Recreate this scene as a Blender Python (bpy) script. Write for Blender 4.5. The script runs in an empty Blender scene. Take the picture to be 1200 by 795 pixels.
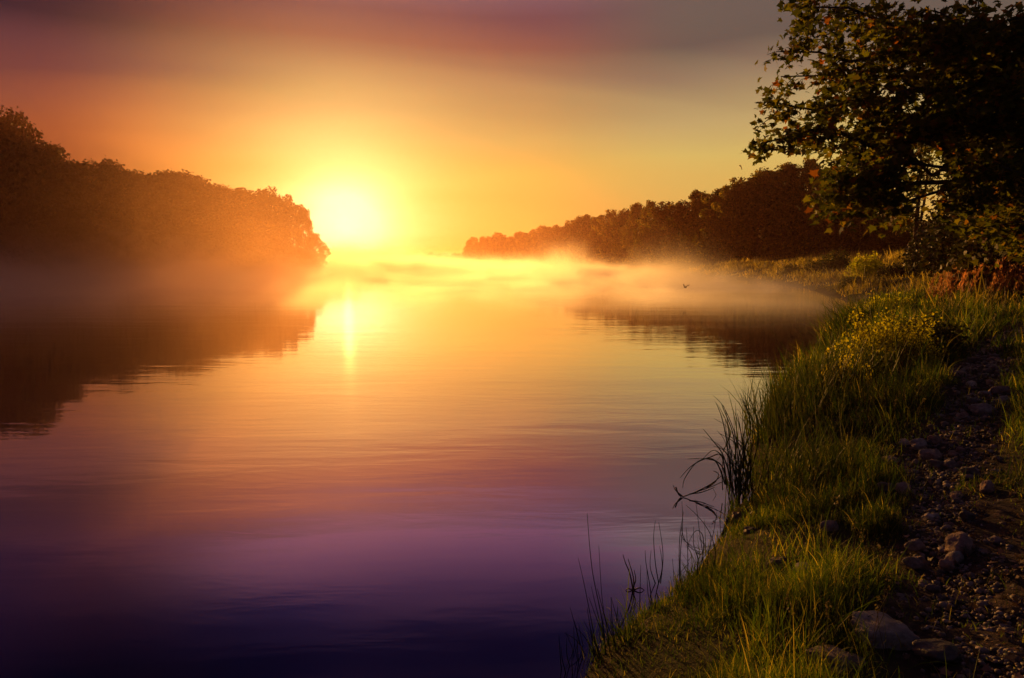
import bpy, math, random
import numpy as np

C = bpy.context.scene.collection
R = math.radians
scene = bpy.context.scene

# ------------------------------------------------------------------ camera
CAM_H = 2.2
F = 800.0                      # focal length in pixels of the 1200 px wide photograph
PITCH = math.atan(92.5 / F)
cam_data = bpy.data.cameras.new("camera")
cam_data.sensor_width = 36
cam_data.lens = 24
cam_data.clip_start = 0.05
cam_data.clip_end = 6000
cam = bpy.data.objects.new("camera", cam_data)
C.objects.link(cam)
cam.location = (0, 0, CAM_H)
cam.rotation_euler = (R(90) - PITCH, 0, 0)
scene.camera = cam

# ------------------------------------------------------------------ sun direction
SUN_AZ = math.atan((408 - 600) / F)      # left of straight ahead
SUN_EL = R(3.2)
GLOW_EL = R(2.5)               # brightest patch of the burning mist, just under the sun
SUN = (math.sin(SUN_AZ) * math.cos(SUN_EL), math.cos(SUN_AZ) * math.cos(SUN_EL), math.sin(SUN_EL))
GLOW = (math.sin(SUN_AZ) * math.cos(GLOW_EL), math.cos(SUN_AZ) * math.cos(GLOW_EL), math.sin(GLOW_EL))


def lin(r, g, b):
    def f(c):
        c /= 255.0
        return c / 12.92 if c <= 0.04045 else ((c + 0.055) / 1.055) ** 2.4
    return (f(r), f(g), f(b), 1.0)


# ------------------------------------------------------------------ world: dawn sky
world = bpy.data.worlds.new("World")
scene.world = world
world.use_nodes = True
nt = world.node_tree
nt.nodes.clear()


class G:
    """tiny helper to write node graphs as expressions"""

    def __init__(self, tree):
        self.t = tree

    def put(self, sock, v):
        if hasattr(v, "links"):
            self.t.links.new(v, sock)
        else:
            sock.default_value = v

    def math(self, op, a, b=0.0, c=0.0, clamp=False):
        n = self.t.nodes.new("ShaderNodeMath")
        n.operation = op
        n.use_clamp = clamp
        self.put(n.inputs[0], a)
        self.put(n.inputs[1], b)
        self.put(n.inputs[2], c)
        return n.outputs[0]

    def vmath(self, op, a, b=None, out=0):
        n = self.t.nodes.new("ShaderNodeVectorMath")
        n.operation = op
        self.put(n.inputs[0], a)
        if b is not None:
            self.put(n.inputs[1], b)
        return n.outputs[out]

    def map(self, v, a, b, c=0.0, d=1.0, mode="SMOOTHSTEP"):
        n = self.t.nodes.new("ShaderNodeMapRange")
        n.interpolation_type = mode
        self.put(n.inputs[0], v)
        for i, q in enumerate((a, b, c, d)):
            n.inputs[1 + i].default_value = q
        return n.outputs[0]

    def mix(self, f, a, b, blend="MIX"):
        n = self.t.nodes.new("ShaderNodeMix")
        n.data_type = "RGBA"
        n.blend_type = blend
        n.clamp_factor = True
        self.put(n.inputs[0], f)
        self.put(n.inputs[6], a)
        self.put(n.inputs[7], b)
        return n.outputs[2]

    def ramp(self, v, stops, mode="EASE"):
        n = self.t.nodes.new("ShaderNodeValToRGB")
        cr = n.color_ramp
        cr.interpolation = mode
        while len(cr.elements) < len(stops):
            cr.elements.new(0.5)
        for e, (p, c) in zip(cr.elements, stops):
            e.position = p
            e.color = c
        self.put(n.inputs[0], v)
        return n.outputs[0]

    def noise(self, vec, scale, detail=2.0, rough=0.5, dist=0.0, color=False):
        n = self.t.nodes.new("ShaderNodeTexNoise")
        if vec is not None:
            self.put(n.inputs["Vector"], vec)
        n.inputs["Scale"].default_value = scale
        n.inputs["Detail"].default_value = detail
        n.inputs["Roughness"].default_value = rough
        n.inputs["Distortion"].default_value = dist
        return n.outputs[1 if color else 0]

    def mapping(self, vec, loc=(0, 0, 0), rot=(0, 0, 0), scale=(1, 1, 1)):
        n = self.t.nodes.new("ShaderNodeMapping")
        self.put(n.inputs[0], vec)
        n.inputs[1].default_value = loc
        n.inputs[2].default_value = rot
        n.inputs[3].default_value = scale
        return n.outputs[0]

    def node(self, kind):
        return self.t.nodes.new(kind)


g = G(nt)
tc = g.node("ShaderNodeTexCoord").outputs["Generated"]
dirv = g.vmath("NORMALIZE", tc)
sep = g.node("ShaderNodeSeparateXYZ")
nt.links.new(dirv, sep.inputs[0])
dx, dy, dz = sep.outputs
el = g.math("MULTIPLY", g.math("ARCSINE", dz), 180 / math.pi)
az = g.math("MULTIPLY", g.math("ARCTAN2", dx, dy), 180 / math.pi)
ang = g.math("MULTIPLY", g.math("ARCCOSINE", g.math("MINIMUM", g.vmath("DOT_PRODUCT", dirv, GLOW, out=1), 0.999999)), 180 / math.pi)

# thin high cloud, drawn out in streaks; projected on a level deck above the river
den = g.math("ADD", g.math("MAXIMUM", dz, 0.0), 0.16)
cmb = g.node("ShaderNodeCombineXYZ")
nt.links.new(g.math("DIVIDE", dx, den), cmb.inputs[0])
nt.links.new(g.math("DIVIDE", dy, den), cmb.inputs[1])
deck = g.mapping(cmb.outputs[0], loc=(0.35, 0.2, 0), rot=(0, 0, R(-24)), scale=(0.55, 0.95, 1))
cl1 = g.noise(deck, 1.15, 2.0, 0.45, 0.6)
cl2 = g.noise(g.mapping(deck, loc=(3.1, 1.7, 0), scale=(0.5, 1.6, 1)), 1.6, 2.5, 0.5, 0.4)
el_w = g.math("ADD", el, g.math("MULTIPLY", g.math("SUBTRACT", cl1, 0.5), 3.5))
t = g.math("DIVIDE", g.math("MAXIMUM", el_w, 0.0), 45.0, clamp=True)
E = lambda e: e / 45.0
rampL = g.ramp(t, [(E(0), lin(180, 80, 32)), (E(6), lin(166, 80, 38)), (E(9), lin(146, 74, 48)), (E(11), lin(128, 68, 56)), (E(14.3), lin(86, 50, 58)),
                   (E(16), lin(34, 26, 44)), (E(20), lin(14, 17, 46)), (E(23), lin(9, 14, 46)), (E(28), lin(9, 13, 42)), (E(45), lin(6, 8, 30))], "LINEAR")
rampM = g.ramp(t, [(E(0), lin(235, 160, 70)), (E(6), lin(228, 178, 84)), (E(10), lin(206, 167, 94)), (E(14), lin(172, 134, 92)), (E(16.8), lin(136, 84, 74)),
                   (E(19), lin(112, 70, 78)), (E(22.5), lin(138, 106, 118)), (E(26), lin(98, 76, 112)), (E(30), lin(36, 36, 88)), (E(45), lin(12, 14, 48))], "LINEAR")
rampR = g.ramp(t, [(E(0), lin(222, 162, 76)), (E(5), lin(220, 178, 92)), (E(8), lin(214, 184, 102)), (E(11), lin(192, 164, 108)), (E(14), lin(150, 126, 98)),
                   (E(16.5), lin(104, 90, 80)), (E(20.5), lin(108, 92, 86)), (E(23.5), lin(178, 164, 142)), (E(29), lin(90, 84, 106)), (E(45), lin(16, 18, 46))], "LINEAR")
base = g.mix(g.map(az, -12, -34), rampM, rampL)
base = g.mix(g.map(az, 1, 15), base, rampR)
# cloud veil: mauve where it is thick
veil = g.math("MULTIPLY", g.map(cl2, 0.42, 0.70), g.map(el, 9, 17))
base = g.mix(g.math("MULTIPLY", veil, 0.3), base, lin(96, 60, 76))
pink = g.math("MULTIPLY", g.map(cl2, 0.46, 0.66), g.map(el, 19.5, 23.5))
pink = g.math("MULTIPLY", pink, g.map(az, -33, -14))
base = g.mix(g.math("MULTIPLY", pink, 0.75), base, lin(172, 112, 126))
# away from the sun the sky is dim blue grey
base = g.mix(g.map(g.math("ABSOLUTE", g.math("SUBTRACT", az, math.degrees(SUN_AZ))), 55, 110), base, lin(52, 48, 66))


def glow(sig, power, col, k):
    v = g.math("POWER", g.math("DIVIDE", ang, sig), power)
    v = g.math("MULTIPLY", g.math("EXPONENT", g.math("MULTIPLY", v, -1.0)), k)
    return g.vmath("SCALE", col[:3]), v


def glow_add(acc, sig, power, col, k):
    v = g.math("POWER", g.math("DIVIDE", ang, sig), power)
    v = g.math("MULTIPLY", g.math("EXPONENT", g.math("MULTIPLY", v, -1.0)), k)
    n = g.node("ShaderNodeVectorMath")
    n.operation = "SCALE"
    n.inputs[0].default_value = col
    g.put(n.inputs[3], v)
    return g.vmath("ADD", acc, n.outputs[0])


acc0 = g.noise(g.mapping(cmb.outputs[0], scale=(0.5, 0.9, 1)), 1.3, 2.0, 0.5)
ang_true = ang
ang = g.math("MULTIPLY", ang, g.math("ADD", 0.78, g.math("MULTIPLY", acc0, 0.44)))
acc = glow_add(base, 11.5, 1.8, (1.0, 0.46, 0.05), 0.46)
acc = glow_add(acc, 6.5, 1.8, (1.0, 0.64, 0.10), 0.55)
acc = glow_add(acc, 2.2, 1.0, (1.0, 0.88, 0.58), 3.4)

bg_sky = g.node("ShaderNodeBackground")
sky = g.node("ShaderNodeTexSky")
sky.sky_type = "NISHITA"
sky.sun_disc = False
sky.sun_elevation = SUN_EL
sky.sun_rotation = SUN_AZ
sky.dust_density = 3.0
nt.links.new(sky.outputs[0], bg_sky.inputs[0])
bg_sky.inputs[1].default_value = 0.0006
bg_cloud = g.node("ShaderNodeBackground")
nt.links.new(acc, bg_cloud.inputs[0])
bg_cloud.inputs[1].default_value = 1.0
add = g.node("ShaderNodeAddShader")
nt.links.new(bg_sky.outputs[0], add.inputs[0])
nt.links.new(bg_cloud.outputs[0], add.inputs[1])
out = g.node("ShaderNodeOutputWorld")
nt.links.new(add.outputs[0], out.inputs[0])

# ------------------------------------------------------------------ sun lamp
sun_data = bpy.data.lights.new("sun", "SUN")
sun_data.energy = 5.0
sun_data.angle = R(0.6)
sun_data.color = (1.0, 0.45, 0.10)
sun = bpy.data.objects.new("sun", sun_data)
C.objects.link(sun)
sun.rotation_euler = (R(90) - SUN_EL, 0, math.pi - SUN_AZ)

# ------------------------------------------------------------------ render settings, exposure
scene.view_settings.view_transform = "Standard"
scene.view_settings.look = "None"
scene.view_settings.exposure = 0.0
scene.view_settings.gamma = 1.0
cy = scene.cycles
cy.max_bounces = 6
cy.diffuse_bounces = 2
cy.glossy_bounces = 3
cy.transmission_bounces = 3
cy.transparent_max_bounces = 12
cy.volume_bounces = 1
cy.caustics_reflective = False
cy.caustics_refractive = False
cy.use_denoising = True
cy.sample_clamp_indirect = 1.0
cy.sample_clamp_direct = 1.8
cy.volume_max_steps = 128
cy.adaptive_threshold = 0.04

HAZE_DENSITY = 0.00048
MIST_DENSITY = 0.40
VEIL_DENSITY = 0.0108


# ================================================================== helpers
def noise2(x, y, seed=0):
    """smooth value noise in 0..1"""
    xi = np.floor(x).astype(np.int64)
    yi = np.floor(y).astype(np.int64)
    fx = x - xi
    fy = y - yi
    fx = fx * fx * (3 - 2 * fx)
    fy = fy * fy * (3 - 2 * fy)

    def h(a, b):
        n = (a * 374761393 + b * 668265263 + seed * 974634) & 0xFFFFFFFF
        n = ((n ^ (n >> 13)) * 1274126177) & 0xFFFFFFFF
        n = n ^ (n >> 16)
        return (n & 0xFFFF) / 65535.0
    return (h(xi, yi) * (1 - fx) + h(xi + 1, yi) * fx) * (1 - fy) + (h(xi, yi + 1) * (1 - fx) + h(xi + 1, yi + 1) * fx) * fy


def fbm(x, y, seed=0, o=3):
    r = 0.0
    a = 0.5
    for k in range(o):
        r = r + a * noise2(x * 2 ** k, y * 2 ** k, seed + k)
        a *= 0.5
    return r / (1 - 0.5 ** o)


def smooth(v, a, b):
    t_ = np.clip((v - a) / (b - a), 0, 1)
    return t_ * t_ * (3 - 2 * t_)


def ray(px, py):
    u = (px - 600) / F
    v = (397.5 - py) / F
    cp, sp = math.cos(PITCH), math.sin(PITCH)
    return np.array([u, cp + v * sp, -sp + v * cp])


def on_plane(px, py, z=0.0):
    d = ray(px, py)
    k = (z - CAM_H) / d[2]
    return (d[0] * k, d[1] * k)


def catmull(pts, n=8):
    pts = [np.array(p, float) for p in pts]
    o = []
    for i in range(len(pts) - 1):
        p0 = pts[max(i - 1, 0)]
        p1, p2 = pts[i], pts[i + 1]
        p3 = pts[min(i + 2, len(pts) - 1)]
        for k in range(n):
            t_ = k / n
            o.append(0.5 * ((2 * p1) + (-p0 + p2) * t_ + (2 * p0 - 5 * p1 + 4 * p2 - p3) * t_ ** 2 + (-p0 + 3 * p1 - 3 * p2 + p3) * t_ ** 3))
    o.append(pts[-1])
    return np.array(o)


# the river's outline
RIGHT = [(-9, -40), (-4, -12), (-1.6, -3), (-0.5, 1.2)] + [on_plane(*p) for p in
         ((694, 792), (726, 752), (768, 722), (806, 690), (832, 645), (856, 606), (876, 560), (892, 515), (915, 470), (945, 432), (968, 405), (986, 384), (992, 366), (994, 352))] + \
        [(24.6, 60), (26.6, 80), (27, 100), (25, 130), (20, 170), (10, 230), (-5, 300), (-25, 378), (-32, 430), (-20, 520), (0, 640)]
LEFT = [(-110, 640), (-118, 520), (-100, 400), (-75, 300), (-48, 200), (-36, 140), (-33.5, 122), (-36, 110), (-48, 98), (-62, 86), (-80, 74), (-120, 58), (-220, 30), (-300, -40)]
RIVER = np.vstack([catmull(RIGHT, 8), catmull(LEFT, 6)])


def shore(x, y):
    """signed distance to the water's edge, positive on land"""
    x = np.atleast_1d(np.asarray(x, float)).ravel()
    y = np.atleast_1d(np.asarray(y, float)).ravel()
    d2 = np.full(x.shape, 1e18)
    ins = np.zeros(x.shape, bool)
    n = len(RIVER)
    for i in range(n):
        ax, ay = RIVER[i]
        bx, by = RIVER[(i + 1) % n]
        ex, ey = bx - ax, by - ay
        L = ex * ex + ey * ey
        if L < 1e-12:
            continue
        t_ = np.clip(((x - ax) * ex + (y - ay) * ey) / L, 0, 1)
        d2 = np.minimum(d2, (x - ax - t_ * ex) ** 2 + (y - ay - t_ * ey) ** 2)
        if ay != by:
            c = (ay > y) != (by > y)
            ins ^= c & (x < (y - ay) * ex / ey + ax)
    d = np.sqrt(d2)
    return np.where(ins, -d, d)


def height_s(x, y, s):
    x = np.asarray(x, float).ravel()
    y = np.asarray(y, float).ravel()
    s = s + (fbm(x * 1.3, y * 1.3, 5) - 0.5) * 0.35 * np.clip(y / 6, 0.3, 4) * np.clip(1 - np.abs(s) / 6, 0, 1)
    l = 0.15 * (1 - np.exp(-np.maximum(s, 0) / 0.3)) + 0.27 * np.maximum(s, 0)
    z = 4.0 * (1 - np.exp(-l / 4.0))
    z = np.where(s < 0, np.maximum(0.4 * s, -1.4), z)
    land = np.clip(s / 1.2, 0, 1)
    far = np.clip(y / 30, 0.25, 1.4)
    z = z + land * ((fbm(x * 0.45, y * 0.45, 11) - 0.5) * 0.35 * far + (fbm(x * 2.3, y * 2.3, 21) - 0.5) * 0.10)
    return z


def height(x, y):
    return height_s(x, y, shore(x, y))


def ground(px, py, near=1.5):
    """the point of the ground that the photograph shows at this pixel"""
    d = ray(px, py)
    ks = np.concatenate([np.arange(near, 30, 0.02), np.arange(30, 160, 0.1)]) / d[1]
    P = np.array([0, 0, CAM_H])[None] + ks[:, None] * d[None]
    h = height(P[:, 0], P[:, 1])
    i = np.nonzero(P[:, 2] <= np.maximum(h, 0))[0]
    i = i[0] if len(i) else len(ks) - 1
    return float(P[i, 0]), float(P[i, 1]), float(h[i])


def at(px, Y):
    """x, y, ground height for a picture column at forward distance Y"""
    x = (px - 600) / F * Y
    return x, Y, float(height([x], [Y])[0])


PATH = np.array([ground(*p)[:2] for p in ((1215, 820), (1150, 742), (1118, 660), (1098, 590), (1100, 545), (1128, 500), (1150, 455), (1148, 425), (1165, 400), (1200, 384))])


def path_mask(x, y):
    x = np.asarray(x, float)
    y = np.asarray(y, float)
    d2 = np.full(x.shape, 1e9)
    for (ax, ay), (bx, by) in zip(PATH[:-1], PATH[1:]):
        ex, ey = bx - ax, by - ay
        t_ = np.clip(((x - ax) * ex + (y - ay) * ey) / (ex * ex + ey * ey), 0, 1)
        d2 = np.minimum(d2, (x - ax - t_ * ex) ** 2 + (y - ay - t_ * ey) ** 2)
    w = np.sqrt(d2) + (fbm(x * 2.1, y * 2.1, 31) - 0.5) * 0.7
    return 1 - smooth(w, 0.18, 0.62)


def mesh_np(name, V, faces_by_n, smooth_shade=False):
    """V (n,3); faces_by_n: list of int arrays (m,k)"""
    me = bpy.data.meshes.new(name)
    V = np.asarray(V, np.float32)
    me.vertices.add(len(V))
    me.vertices.foreach_set("co", V.ravel())
    tot = sum(f.size for f in faces_by_n)
    npoly = sum(len(f) for f in faces_by_n)
    me.loops.add(tot)
    me.polygons.add(npoly)
    me.loops.foreach_set("vertex_index", np.concatenate([f.ravel() for f in faces_by_n]).astype(np.int32))
    cnt = np.concatenate([np.full(len(f), f.shape[1]) for f in faces_by_n])
    st = np.concatenate([[0], np.cumsum(cnt)[:-1]]).astype(np.int32)
    me.polygons.foreach_set("loop_start", st)
    if smooth_shade:
        me.polygons.foreach_set("use_smooth", np.ones(npoly, bool))
    me.update(calc_edges=True)
    me.validate()
    return me


def obj(name, me, mat=None, parent=None, loc=(0, 0, 0)):
    o = bpy.data.objects.new(name, me)
    if mat and me is not None and not me.materials:
        me.materials.append(mat)
    C.objects.link(o)
    o.parent = parent
    o.location = loc
    return o


def tag(o, label=None, cat=None, group=None, kind=None):
    if label:
        o["label"] = label
    if cat:
        o["category"] = cat
    if group:
        o["group"] = group
    if kind:
        o["kind"] = kind
    return o


def empty(name, loc, rz=0.0, scale=1.0):
    o = bpy.data.objects.new(name, None)
    C.objects.link(o)
    o.location = loc
    o.rotation_euler = (0, 0, rz)
    o.scale = (scale,) * 3 if not hasattr(scale, "__len__") else scale
    return o


def copy_tree(root, children, loc, rz, scale):
    c = root.copy()
    C.objects.link(c)
    c.location = loc
    c.rotation_euler = (0, 0, rz)
    c.scale = scale if hasattr(scale, "__len__") else (scale,) * 3
    for ch in children:
        k = ch.copy()
        C.objects.link(k)
        k.parent = c
    return c


def tube(path, radii, sides=6):
    """verts, quads of a tapered tube along path"""
    P = np.asarray(path, float)
    n = len(P)
    T = np.gradient(P, axis=0)
    T /= np.linalg.norm(T, axis=1)[:, None] + 1e-9
    ref = np.array([0.0, 0, 1]) if abs(T[0, 2]) < 0.8 else np.array([1.0, 0, 0])
    V = []
    for i in range(n):
        a = np.cross(T[i], ref)
        a /= np.linalg.norm(a) + 1e-9
        b = np.cross(T[i], a)
        for k in range(sides):
            q = 2 * math.pi * k / sides
            V.append(P[i] + radii[i] * (math.cos(q) * a + math.sin(q) * b))
    Fq = []
    for i in range(n - 1):
        for k in range(sides):
            k2 = (k + 1) % sides
            Fq.append((i * sides + k, i * sides + k2, (i + 1) * sides + k2, (i + 1) * sides + k))
    return np.array(V), np.array(Fq, int)


class MB:
    """collects pieces for one mesh"""

    def __init__(self):
        self.V = []
        self.F = {}
        self.n = 0

    def add(self, V, *faces):
        for f in faces:
            f = np.asarray(f, int)
            if f.size:
                self.F.setdefault(f.shape[1], []).append(f + self.n)
        self.V.append(np.asarray(V, float))
        self.n += len(V)

    def tube(self, path, radii, sides=6):
        V, Fq = tube(path, radii, sides)
        self.add(V, Fq)

    def mesh(self, name, sm=False):
        return mesh_np(name, np.vstack(self.V), [np.vstack(f) for f in self.F.values()], sm)


def ico_sphere(sub):
    import bmesh
    bm = bmesh.new()
    bmesh.ops.create_icosphere(bm, subdivisions=sub, radius=1.0)
    bm.verts.ensure_lookup_table()
    V = np.array([v.co[:] for v in bm.verts])
    Fi = np.array([[v.index for v in f.verts] for f in bm.faces])
    bm.free()
    return V, Fi


def rand_frames(rng, n, up_bias=0.0, N=None, spread=1.0):
    """n random orthonormal frames (u, v, w); w leans to N / +z"""
    w = rng.normal(size=(n, 3)) * spread
    if N is not None:
        w = w + N
    w[:, 2] += up_bias
    w /= np.linalg.norm(w, axis=1)[:, None] + 1e-9
    a = rng.normal(size=(n, 3))
    u = np.cross(w, a)
    u /= np.linalg.norm(u, axis=1)[:, None] + 1e-9
    v = np.cross(w, u)
    return u, v, w


LEAF = np.array([(0, 0, 0), (0.34, 0.22, 0.05), (0.40, 0.55, 0.07), (0, 1.0, -0.08), (-0.40, 0.55, 0.07), (-0.34, 0.22, 0.05)])
MAPLE = np.array([(0.05, 0, 0), (0.20, 0.02, 0), (0.46, -0.06, -.03), (0.34, 0.18, 0), (0.62, 0.42, -.06), (0.36, 0.44, 0), (0.22, 0.56, 0.02), (0.0, 1.0, -.08),
                  (-0.22, 0.56, 0.02), (-0.36, 0.44, 0), (-0.62, 0.42, -.06), (-0.34, 0.18, 0), (-0.46, -0.06, -.03), (-0.20, 0.02, 0)])


def cards(shape, pos, size, u, v, w):
    """one polygon of the given outline per position"""
    k = len(shape)
    V = (pos[:, None, :] + size[:, None, None] * (shape[None, :, 0:1] * u[:, None] + shape[None, :, 1:2] * v[:, None] + shape[None, :, 2:3] * w[:, None]))
    idx = np.arange(len(pos) * k).reshape(-1, k)
    return V.reshape(-1, 3), idx


def blades(rng, root, h, width, lean, az_, droop, seg=3, twist=None):
    """grass blades: root (n,3), h, width, lean angle, azimuth, droop (extra bend to the tip)"""
    n = len(root)
    ts = np.linspace(0, 1, seg + 1)
    dirx, diry = np.cos(az_), np.sin(az_)
    ph = az_ + math.pi / 2 if twist is None else twist
    sx, sy = np.cos(ph), np.sin(ph)
    P = np.zeros((n, seg + 1, 3))
    cur = root.copy()
    P[:, 0] = cur
    for i in range(1, seg + 1):
        a = lean + droop * ts[i] ** 1.5
        step = h / seg
        cur = cur + np.stack([np.sin(a) * dirx * step, np.sin(a) * diry * step, np.cos(a) * step], 1)
        P[:, i] = cur
    V = np.zeros((n, 2 * seg + 1, 3))
    for i in range(seg):
        w = (width * 0.5 * (1 - ts[i] ** 1.8 * 0.75))[:, None] * np.stack([sx, sy, 0 * sx], 1)
        V[:, 2 * i] = P[:, i] - w
        V[:, 2 * i + 1] = P[:, i] + w
    V[:, 2 * seg] = P[:, seg]
    o = np.arange(n)[:, None] * (2 * seg + 1)
    q = [np.stack([o[:, 0] + 2 * i, o[:, 0] + 2 * i + 1, o[:, 0] + 2 * i + 3, o[:, 0] + 2 * i + 2], 1) for i in range(seg - 1)]
    tri = np.stack([o[:, 0] + 2 * seg - 2, o[:, 0] + 2 * seg - 1, o[:, 0] + 2 * seg], 1)
    return V.reshape(-1, 3), np.vstack(q), tri


# ================================================================== materials
def leaf_mat(name, cols, transl=0.4, rough=0.6, tcol=None, clump=0.0):
    m = bpy.data.materials.new(name)
    m.use_nodes = True
    t_ = m.node_tree
    t_.nodes.clear()
    q = G(t_)
    geo = q.node("ShaderNodeNewGeometry")
    c = q.ramp(geo.outputs["Random Per Island"], cols, "LINEAR")
    c = q.mix(1.0, c, q.ramp(q.node("ShaderNodeObjectInfo").outputs["Random"], [(0, rgb(0.65, 0.72, 0.8)), (0.5, rgb(1, 1, 1)), (1, rgb(1.5, 1.3, 1.0))], "LINEAR"), "MULTIPLY")
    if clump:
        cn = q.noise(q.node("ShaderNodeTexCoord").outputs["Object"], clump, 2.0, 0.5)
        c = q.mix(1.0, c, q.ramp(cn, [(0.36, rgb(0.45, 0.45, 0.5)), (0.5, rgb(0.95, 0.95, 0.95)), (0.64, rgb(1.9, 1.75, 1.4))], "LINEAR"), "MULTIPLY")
    b = q.node("ShaderNodeBsdfPrincipled")
    t_.links.new(c, b.inputs["Base Color"])
    b.inputs["Roughness"].default_value = rough
    b.inputs["Specular IOR Level"].default_value = 0.25
    tr = q.node("ShaderNodeBsdfTranslucent")
    t_.links.new(q.mix(1.0, c, tcol or (1.5, 1.6, 0.5, 1), "MULTIPLY"), tr.inputs[0])
    mx = q.node("ShaderNodeMixShader")
    mx.inputs[0].default_value = transl
    t_.links.new(b.outputs[0], mx.inputs[1])
    t_.links.new(tr.outputs[0], mx.inputs[2])
    o = q.node("ShaderNodeOutputMaterial")
    t_.links.new(mx.outputs[0], o.inputs[0])
    return m


def rgb(r, g_, b):
    return (r, g_, b, 1.0)


def solid_mat(name, c1, c2, scale=6.0, rough=0.85, bump=0.4, detail=5, c3=None, coord="Object"):
    m = bpy.data.materials.new(name)
    m.use_nodes = True
    t_ = m.node_tree
    q = G(t_)
    b = t_.nodes["Principled BSDF"]
    tcn = q.node("ShaderNodeTexCoord")
    info = q.node("ShaderNodeObjectInfo")
    vec = q.node("ShaderNodeNewGeometry").outputs["Position"] if coord == "World" else q.vmath("ADD", tcn.outputs[coord], info.outputs["Location"])
    n1 = q.noise(vec, scale, detail, 0.6)
    col = q.ramp(n1, [(0.32, c1), (0.62, c2)] + ([(0.74, c3)] if c3 else []), "LINEAR")
    col = q.mix(1.0, col, q.ramp(info.outputs["Random"], [(0, rgb(0.7, 0.7, 0.72)), (1, rgb(1.25, 1.2, 1.15))], "LINEAR"), "MULTIPLY")
    t_.links.new(col, b.inputs["Base Color"])
    b.inputs["Roughness"].default_value = rough
    b.inputs["Specular IOR Level"].default_value = 0.3
    bp = q.node("ShaderNodeBump")
    bp.inputs["Strength"].default_value = bump
    bp.inputs["Distance"].default_value = 0.02
    t_.links.new(q.noise(vec, scale * 4, 4, 0.65), bp.inputs["Height"])
    t_.links.new(bp.outputs[0], b.inputs["Normal"])
    return m


M = {}
M["bark"] = solid_mat("bark", rgb(0.03, 0.022, 0.016), rgb(0.10, 0.075, 0.055), 5, 0.9, 0.8)
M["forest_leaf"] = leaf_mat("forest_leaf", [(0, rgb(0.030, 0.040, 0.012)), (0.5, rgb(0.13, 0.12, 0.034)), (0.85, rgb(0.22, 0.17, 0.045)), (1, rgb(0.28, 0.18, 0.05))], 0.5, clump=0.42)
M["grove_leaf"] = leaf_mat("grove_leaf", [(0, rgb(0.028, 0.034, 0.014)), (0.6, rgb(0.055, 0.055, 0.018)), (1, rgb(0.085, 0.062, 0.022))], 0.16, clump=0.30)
M["maple_leaf"] = leaf_mat("maple_leaf", [(0, rgb(0.036, 0.044, 0.010)), (0.58, rgb(0.090, 0.098, 0.018)), (0.88, rgb(0.17, 0.145, 0.026)), (0.96, rgb(0.19, 0.085, 0.020)), (1, rgb(0.26, 0.08, 0.02))], 0.6)
M["bush_leaf"] = leaf_mat("bush_leaf", [(0, rgb(0.030, 0.040, 0.010)), (0.6, rgb(0.065, 0.075, 0.016)), (1, rgb(0.11, 0.095, 0.022))], 0.4)
M["nettle_leaf"] = leaf_mat("nettle_leaf", [(0, rgb(0.16, 0.19, 0.016)), (0.6, rgb(0.26, 0.27, 0.026)), (1, rgb(0.27, 0.29, 0.035))], 0.75, tcol=(1.9, 1.8, 0.5, 1))
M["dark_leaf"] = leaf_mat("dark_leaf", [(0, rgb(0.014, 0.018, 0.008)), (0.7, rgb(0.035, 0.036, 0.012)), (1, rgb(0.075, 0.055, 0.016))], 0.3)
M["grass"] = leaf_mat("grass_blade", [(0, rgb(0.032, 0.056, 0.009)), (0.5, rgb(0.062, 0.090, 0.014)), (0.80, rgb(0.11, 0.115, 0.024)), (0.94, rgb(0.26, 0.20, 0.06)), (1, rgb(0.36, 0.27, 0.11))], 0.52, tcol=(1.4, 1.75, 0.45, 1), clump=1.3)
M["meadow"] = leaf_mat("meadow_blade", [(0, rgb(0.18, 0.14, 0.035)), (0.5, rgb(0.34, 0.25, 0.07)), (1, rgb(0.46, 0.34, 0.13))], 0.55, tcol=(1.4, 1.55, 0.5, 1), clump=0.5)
M["reed"] = leaf_mat("reed_blade", [(0, rgb(0.020, 0.040, 0.010)), (0.6, rgb(0.050, 0.075, 0.016)), (1, rgb(0.10, 0.10, 0.025))], 0.35)
M["sedge"] = leaf_mat("sedge_blade", [(0, rgb(0.022, 0.032, 0.010)), (1, rgb(0.060, 0.072, 0.020))], 0.3)
M["dry"] = leaf_mat("dry_stem", [(0, rgb(0.035, 0.028, 0.018)), (1, rgb(0.11, 0.08, 0.05))], 0.1)
M["straw"] = leaf_mat("straw", [(0, rgb(0.10, 0.075, 0.04)), (1, rgb(0.30, 0.22, 0.11))], 0.3)
M["plume"] = leaf_mat("red_plume", [(0, rgb(0.40, 0.19, 0.07)), (0.6, rgb(0.52, 0.30, 0.12)), (1, rgb(0.60, 0.40, 0.20))], 0.5, tcol=(1.3, 1.1, 0.8, 1))
M["litter"] = leaf_mat("dead_leaf", [(0, rgb(0.035, 0.022, 0.016)), (0.6, rgb(0.10, 0.06, 0.04)), (1, rgb(0.26, 0.15, 0.11))], 0.15)
M["stone"] = solid_mat("river_stone", rgb(0.11, 0.09, 0.08), rgb(0.28, 0.22, 0.20), 22, 0.8, 0.8, c3=rgb(0.30, 0.24, 0.21), coord="World")
M["pale_stone"] = solid_mat("pale_stone", rgb(0.22, 0.19, 0.17), rgb(0.46, 0.40, 0.36), 20, 0.8, 0.8, coord="World")
M["pink_stone"] = solid_mat("pink_granite", rgb(0.20, 0.13, 0.11), rgb(0.36, 0.25, 0.21), 26, 0.8, 0.8, c3=rgb(0.38, 0.29, 0.25), coord="World")
M["dark_stone"] = solid_mat("dark_stone", rgb(0.03, 0.027, 0.025), rgb(0.09, 0.075, 0.07), 9, 0.6, 0.4, coord="World")
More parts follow.
